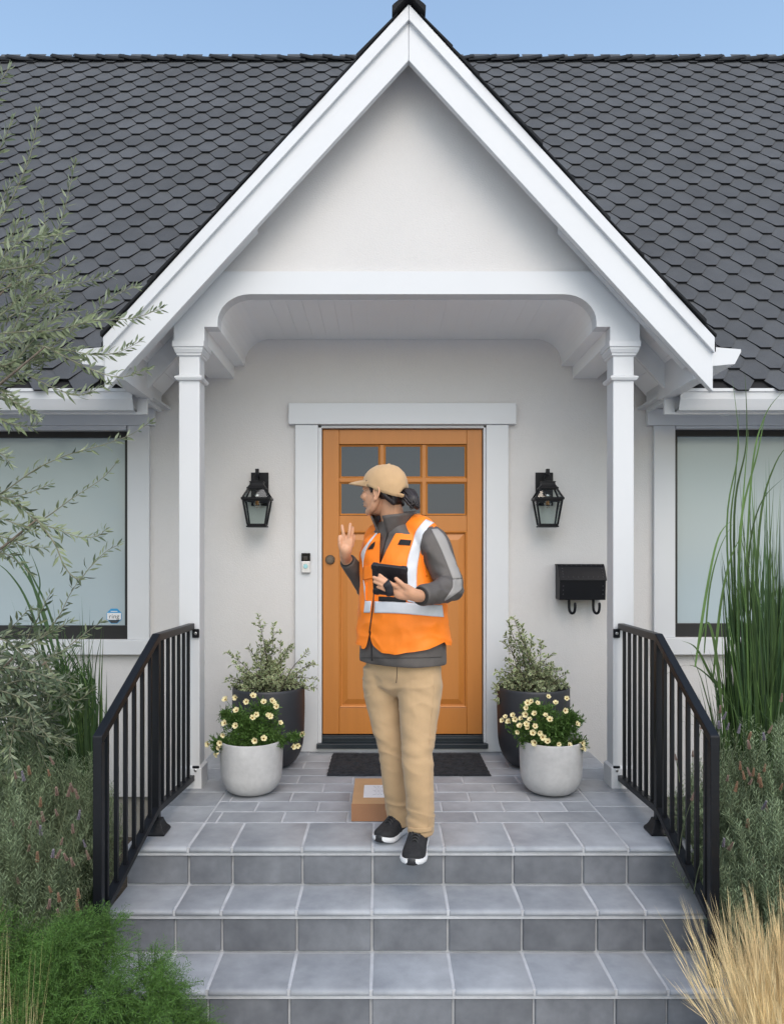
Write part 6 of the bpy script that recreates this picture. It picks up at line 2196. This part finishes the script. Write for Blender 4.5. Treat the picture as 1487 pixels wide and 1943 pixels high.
# ---- shoes
def shoe(heel, toe, toe_drop, name='shoe'):
    """trainer from heel to toe (points under the sole)"""
    heel, toe = Vector(heel), Vector(toe)
    d = toe - heel
    Lh = math.hypot(d.x, d.y)
    f = Vector((d.x, d.y, 0)).normalized()
    s = Vector((0, 0, 1)).cross(f)
    slope = d.z / Lh

    def pt(u, a, z_):
        return heel + f * (u * Lh) + s * a + Vector((0, 0, u * Lh * slope + z_))
    so, up = MB(), MB()
    prof = [(0.0, .028, .0), (0.02, .036, 0), (0.10, .041, 0), (0.30, .041, 0), (0.48, .043, 0), (0.66, .052, 0), (0.80, .053, 0), (0.90, .046, 0), (0.97, .031, 0), (1.0, .014, 0)]
    rings_ = []
    for u, w_, _ in prof:
        th = 0.036 - 0.015 * u + 0.004 * (u < 0.1)
        spring = 0.016 * max(0, (u - 0.72) / 0.28) ** 1.6 + 0.006 * max(0, (0.12 - u) / 0.12)
        rings_.append([pt(u, w_ * c * (0.93 if k_ in (0, 1) else 1.06), spring + (0 if k_ in (0, 1) else th)) for k_, c in enumerate((-1, 1, 1, -1))])
    full = []
    for u, w_, _ in prof:
        th = 0.036 - 0.015 * u + 0.004 * (u < 0.1)
        spring = 0.016 * max(0, (u - 0.72) / 0.28) ** 1.6 + 0.006 * max(0, (0.12 - u) / 0.12)
        r = []
        for (c, z_) in ((-0.86, 0), (0.86, 0), (1.0, 0.25), (1.06, 0.6), (1.0, 1.0), (-1.0, 1.0), (-1.06, 0.6), (-1.0, 0.25)):
            r.append(pt(u, w_ * c, spring + th * z_))
        full.append(r)
    so.rings(full)
    sh = thing_part = so.build('shoe', M['sole'], person, smooth=True)
    try: sh.data.set_sharp_from_angle(angle=R(45))
    except Exception: pass
    hp = [(0.01, .029, .075), (0.06, .036, .098), (0.16, .040, .110), (0.28, .041, .110), (0.40, .042, .100), (0.52, .045, .085), (0.64, .048, .072), (0.76, .049, .062), (0.87, .043, .053), (0.95, .030, .042), (0.985, .014, .035)]
    rs = []
    for u, w_, hh in hp:
        spring = 0.016 * max(0, (u - 0.72) / 0.28) ** 1.6
        r = []
        for k in range(17):
            a = math.pi * k / 16
            r.append(pt(u, w_ * math.copysign(abs(math.cos(a)) ** 0.75, math.cos(a)), spring + 0.022 + (hh - 0.022) * math.sin(a) ** 0.85))
        rs.append(r)
    up.rings(rs)
    u_ = up.build('upper', M['shoe'], sh, smooth=True)
    tb_ = MB()
    rs = []
    for u, w_, hh in ((0.955, .030, .036), (0.985, .021, .034), (1.008, .012, .032)):
        rs.append([pt(u, w_ * c, 0.012 + z_ * hh * 0.8) for c, z_ in ((-1, 0), (1, 0), (1, 0.9), (0.5, 1.05), (-0.5, 1.05), (-1, 0.9))])
    tb_.rings(rs)
    tb_.build('toe_cap', M['rubber'], sh, smooth=True)
    lc = MB()
    for k in range(6):
        u = 0.38 + k * 0.055
        hh = lerp(0.101, 0.072, (u - 0.38) / 0.28) + 0.004
        wv = 0.020 - k * 0.0008
        lc.tube([pt(u - 0.01, -wv, hh - 0.010), pt(u, -wv * 0.4, hh + 0.001), pt(u + 0.012, wv * 0.4, hh + 0.001), pt(u + 0.02, wv, hh - 0.010)], [0.0028] * 4, 6)
        lc.tube([pt(u - 0.01, wv, hh - 0.010), pt(u, wv * 0.4, hh + 0.001), pt(u + 0.012, -wv * 0.4, hh + 0.001), pt(u + 0.02, -wv, hh - 0.010)], [0.0028] * 4, 6)
    hh = 0.106
    for sg in (-1, 1):
        lc.tube([pt(0.38, 0, hh), pt(0.40, sg * 0.018, hh + 0.006), pt(0.46, sg * 0.030, hh - 0.010), pt(0.42, sg * 0.014, hh - 0.004), pt(0.39, 0, hh)], [0.0024] * 5, 6)
        lc.tube([pt(0.39, 0, hh), pt(0.46, sg * 0.012, hh - 0.006), pt(0.55, sg * 0.018, hh - 0.026)], [0.0022] * 3, 6)
    lc.build('lace', M['rubber'], sh, smooth=True)
    return sh


shoe((0.158, 3.205, ZP + 0.003), (0.110, 2.945, ZP - 0.010), 0)
shoe((0.098, 3.355, ZP + 0.002), (-0.022, 3.160, ZP + 0.002), 0)

# ------------------------------------------------------------------ tablet held in her left hand
tab = thing('tablet', 'black tablet in a rugged case held by the woman in the orange vest', 'tablet', tuple(W(735, 1124, 2.80)))
TL, TRr, BL = W(699.5, 1069, 2.815), W(765.5, 1077, 2.775), W(714.5, 1126, 2.875)
u_ = (TRr - TL); v_ = (BL - TL)
nn = u_.cross(v_).normalized()
if nn.y > 0: nn = -nn                       # towards the viewer: the back of the case
uu = u_.normalized(); vv = (v_ - uu * v_.dot(uu)).normalized()


def slab(mb, mu, mv, w0, w1, r, o0, o1):
    """rounded slab in the tablet's own plane"""
    def outline(off, ins):
        pts = []
        for (cu, cv, a0) in ((w0 - r, w1 - r, 0), (-w0 + r, w1 - r, 90), (-w0 + r, -w1 + r, 180), (w0 - r, -w1 + r, 270)):
            for k in range(5):
                a = R(a0 + k * 22.5)
                pts.append(cent + uu * (mu + cu + (r - ins) * math.cos(a)) + vv * (mv + cv + (r - ins) * math.sin(a)) + nn * off)
        return pts
    e = 0.003
    mb.rings([outline(o0, e), outline(o0 + e, 0), outline(o1 - e, 0), outline(o1, e)])


cent = TL + u_ / 2 + v_ / 2
b = MB(); slab(b, 0, 0, u_.length / 2, v_.length / 2, 0.014, -0.010, 0.006)
b.build('case', M['tablet'], tab, smooth=False)
b = MB(); slab(b, 0, 0, u_.length / 2 - 0.012, v_.length / 2 - 0.012, 0.006, -0.0122, -0.008)
b.build('screen', M['screen'], tab)
for su in (-1, 1):
    for sv in (-1, 1):
        b = MB(); slab(b, su * (u_.length / 2 - 0.013), sv * (v_.length / 2 - 0.013), 0.0145, 0.0145, 0.010, -0.012, 0.009)
        b.build('corner_bumper', M['tablet'], tab)
b = MB(); P0, P1 = L(731, 1106, -0.030), L(744, 1126, -0.020)
b.tube([cent + uu * -0.005 + vv * -0.012 + nn * 0.008, L(733, 1106, -0.024), L(738, 1117, -0.026), L(740, 1129, -0.010), cent + uu * 0.018 + vv * 0.055 + nn * 0.006], [0.014, 0.016, 0.016, 0.015, 0.013], 10, flat=((0.15, 1, 0.2), 0.22))
b.build('hand_strap', M['tablet'], tab, smooth=True)
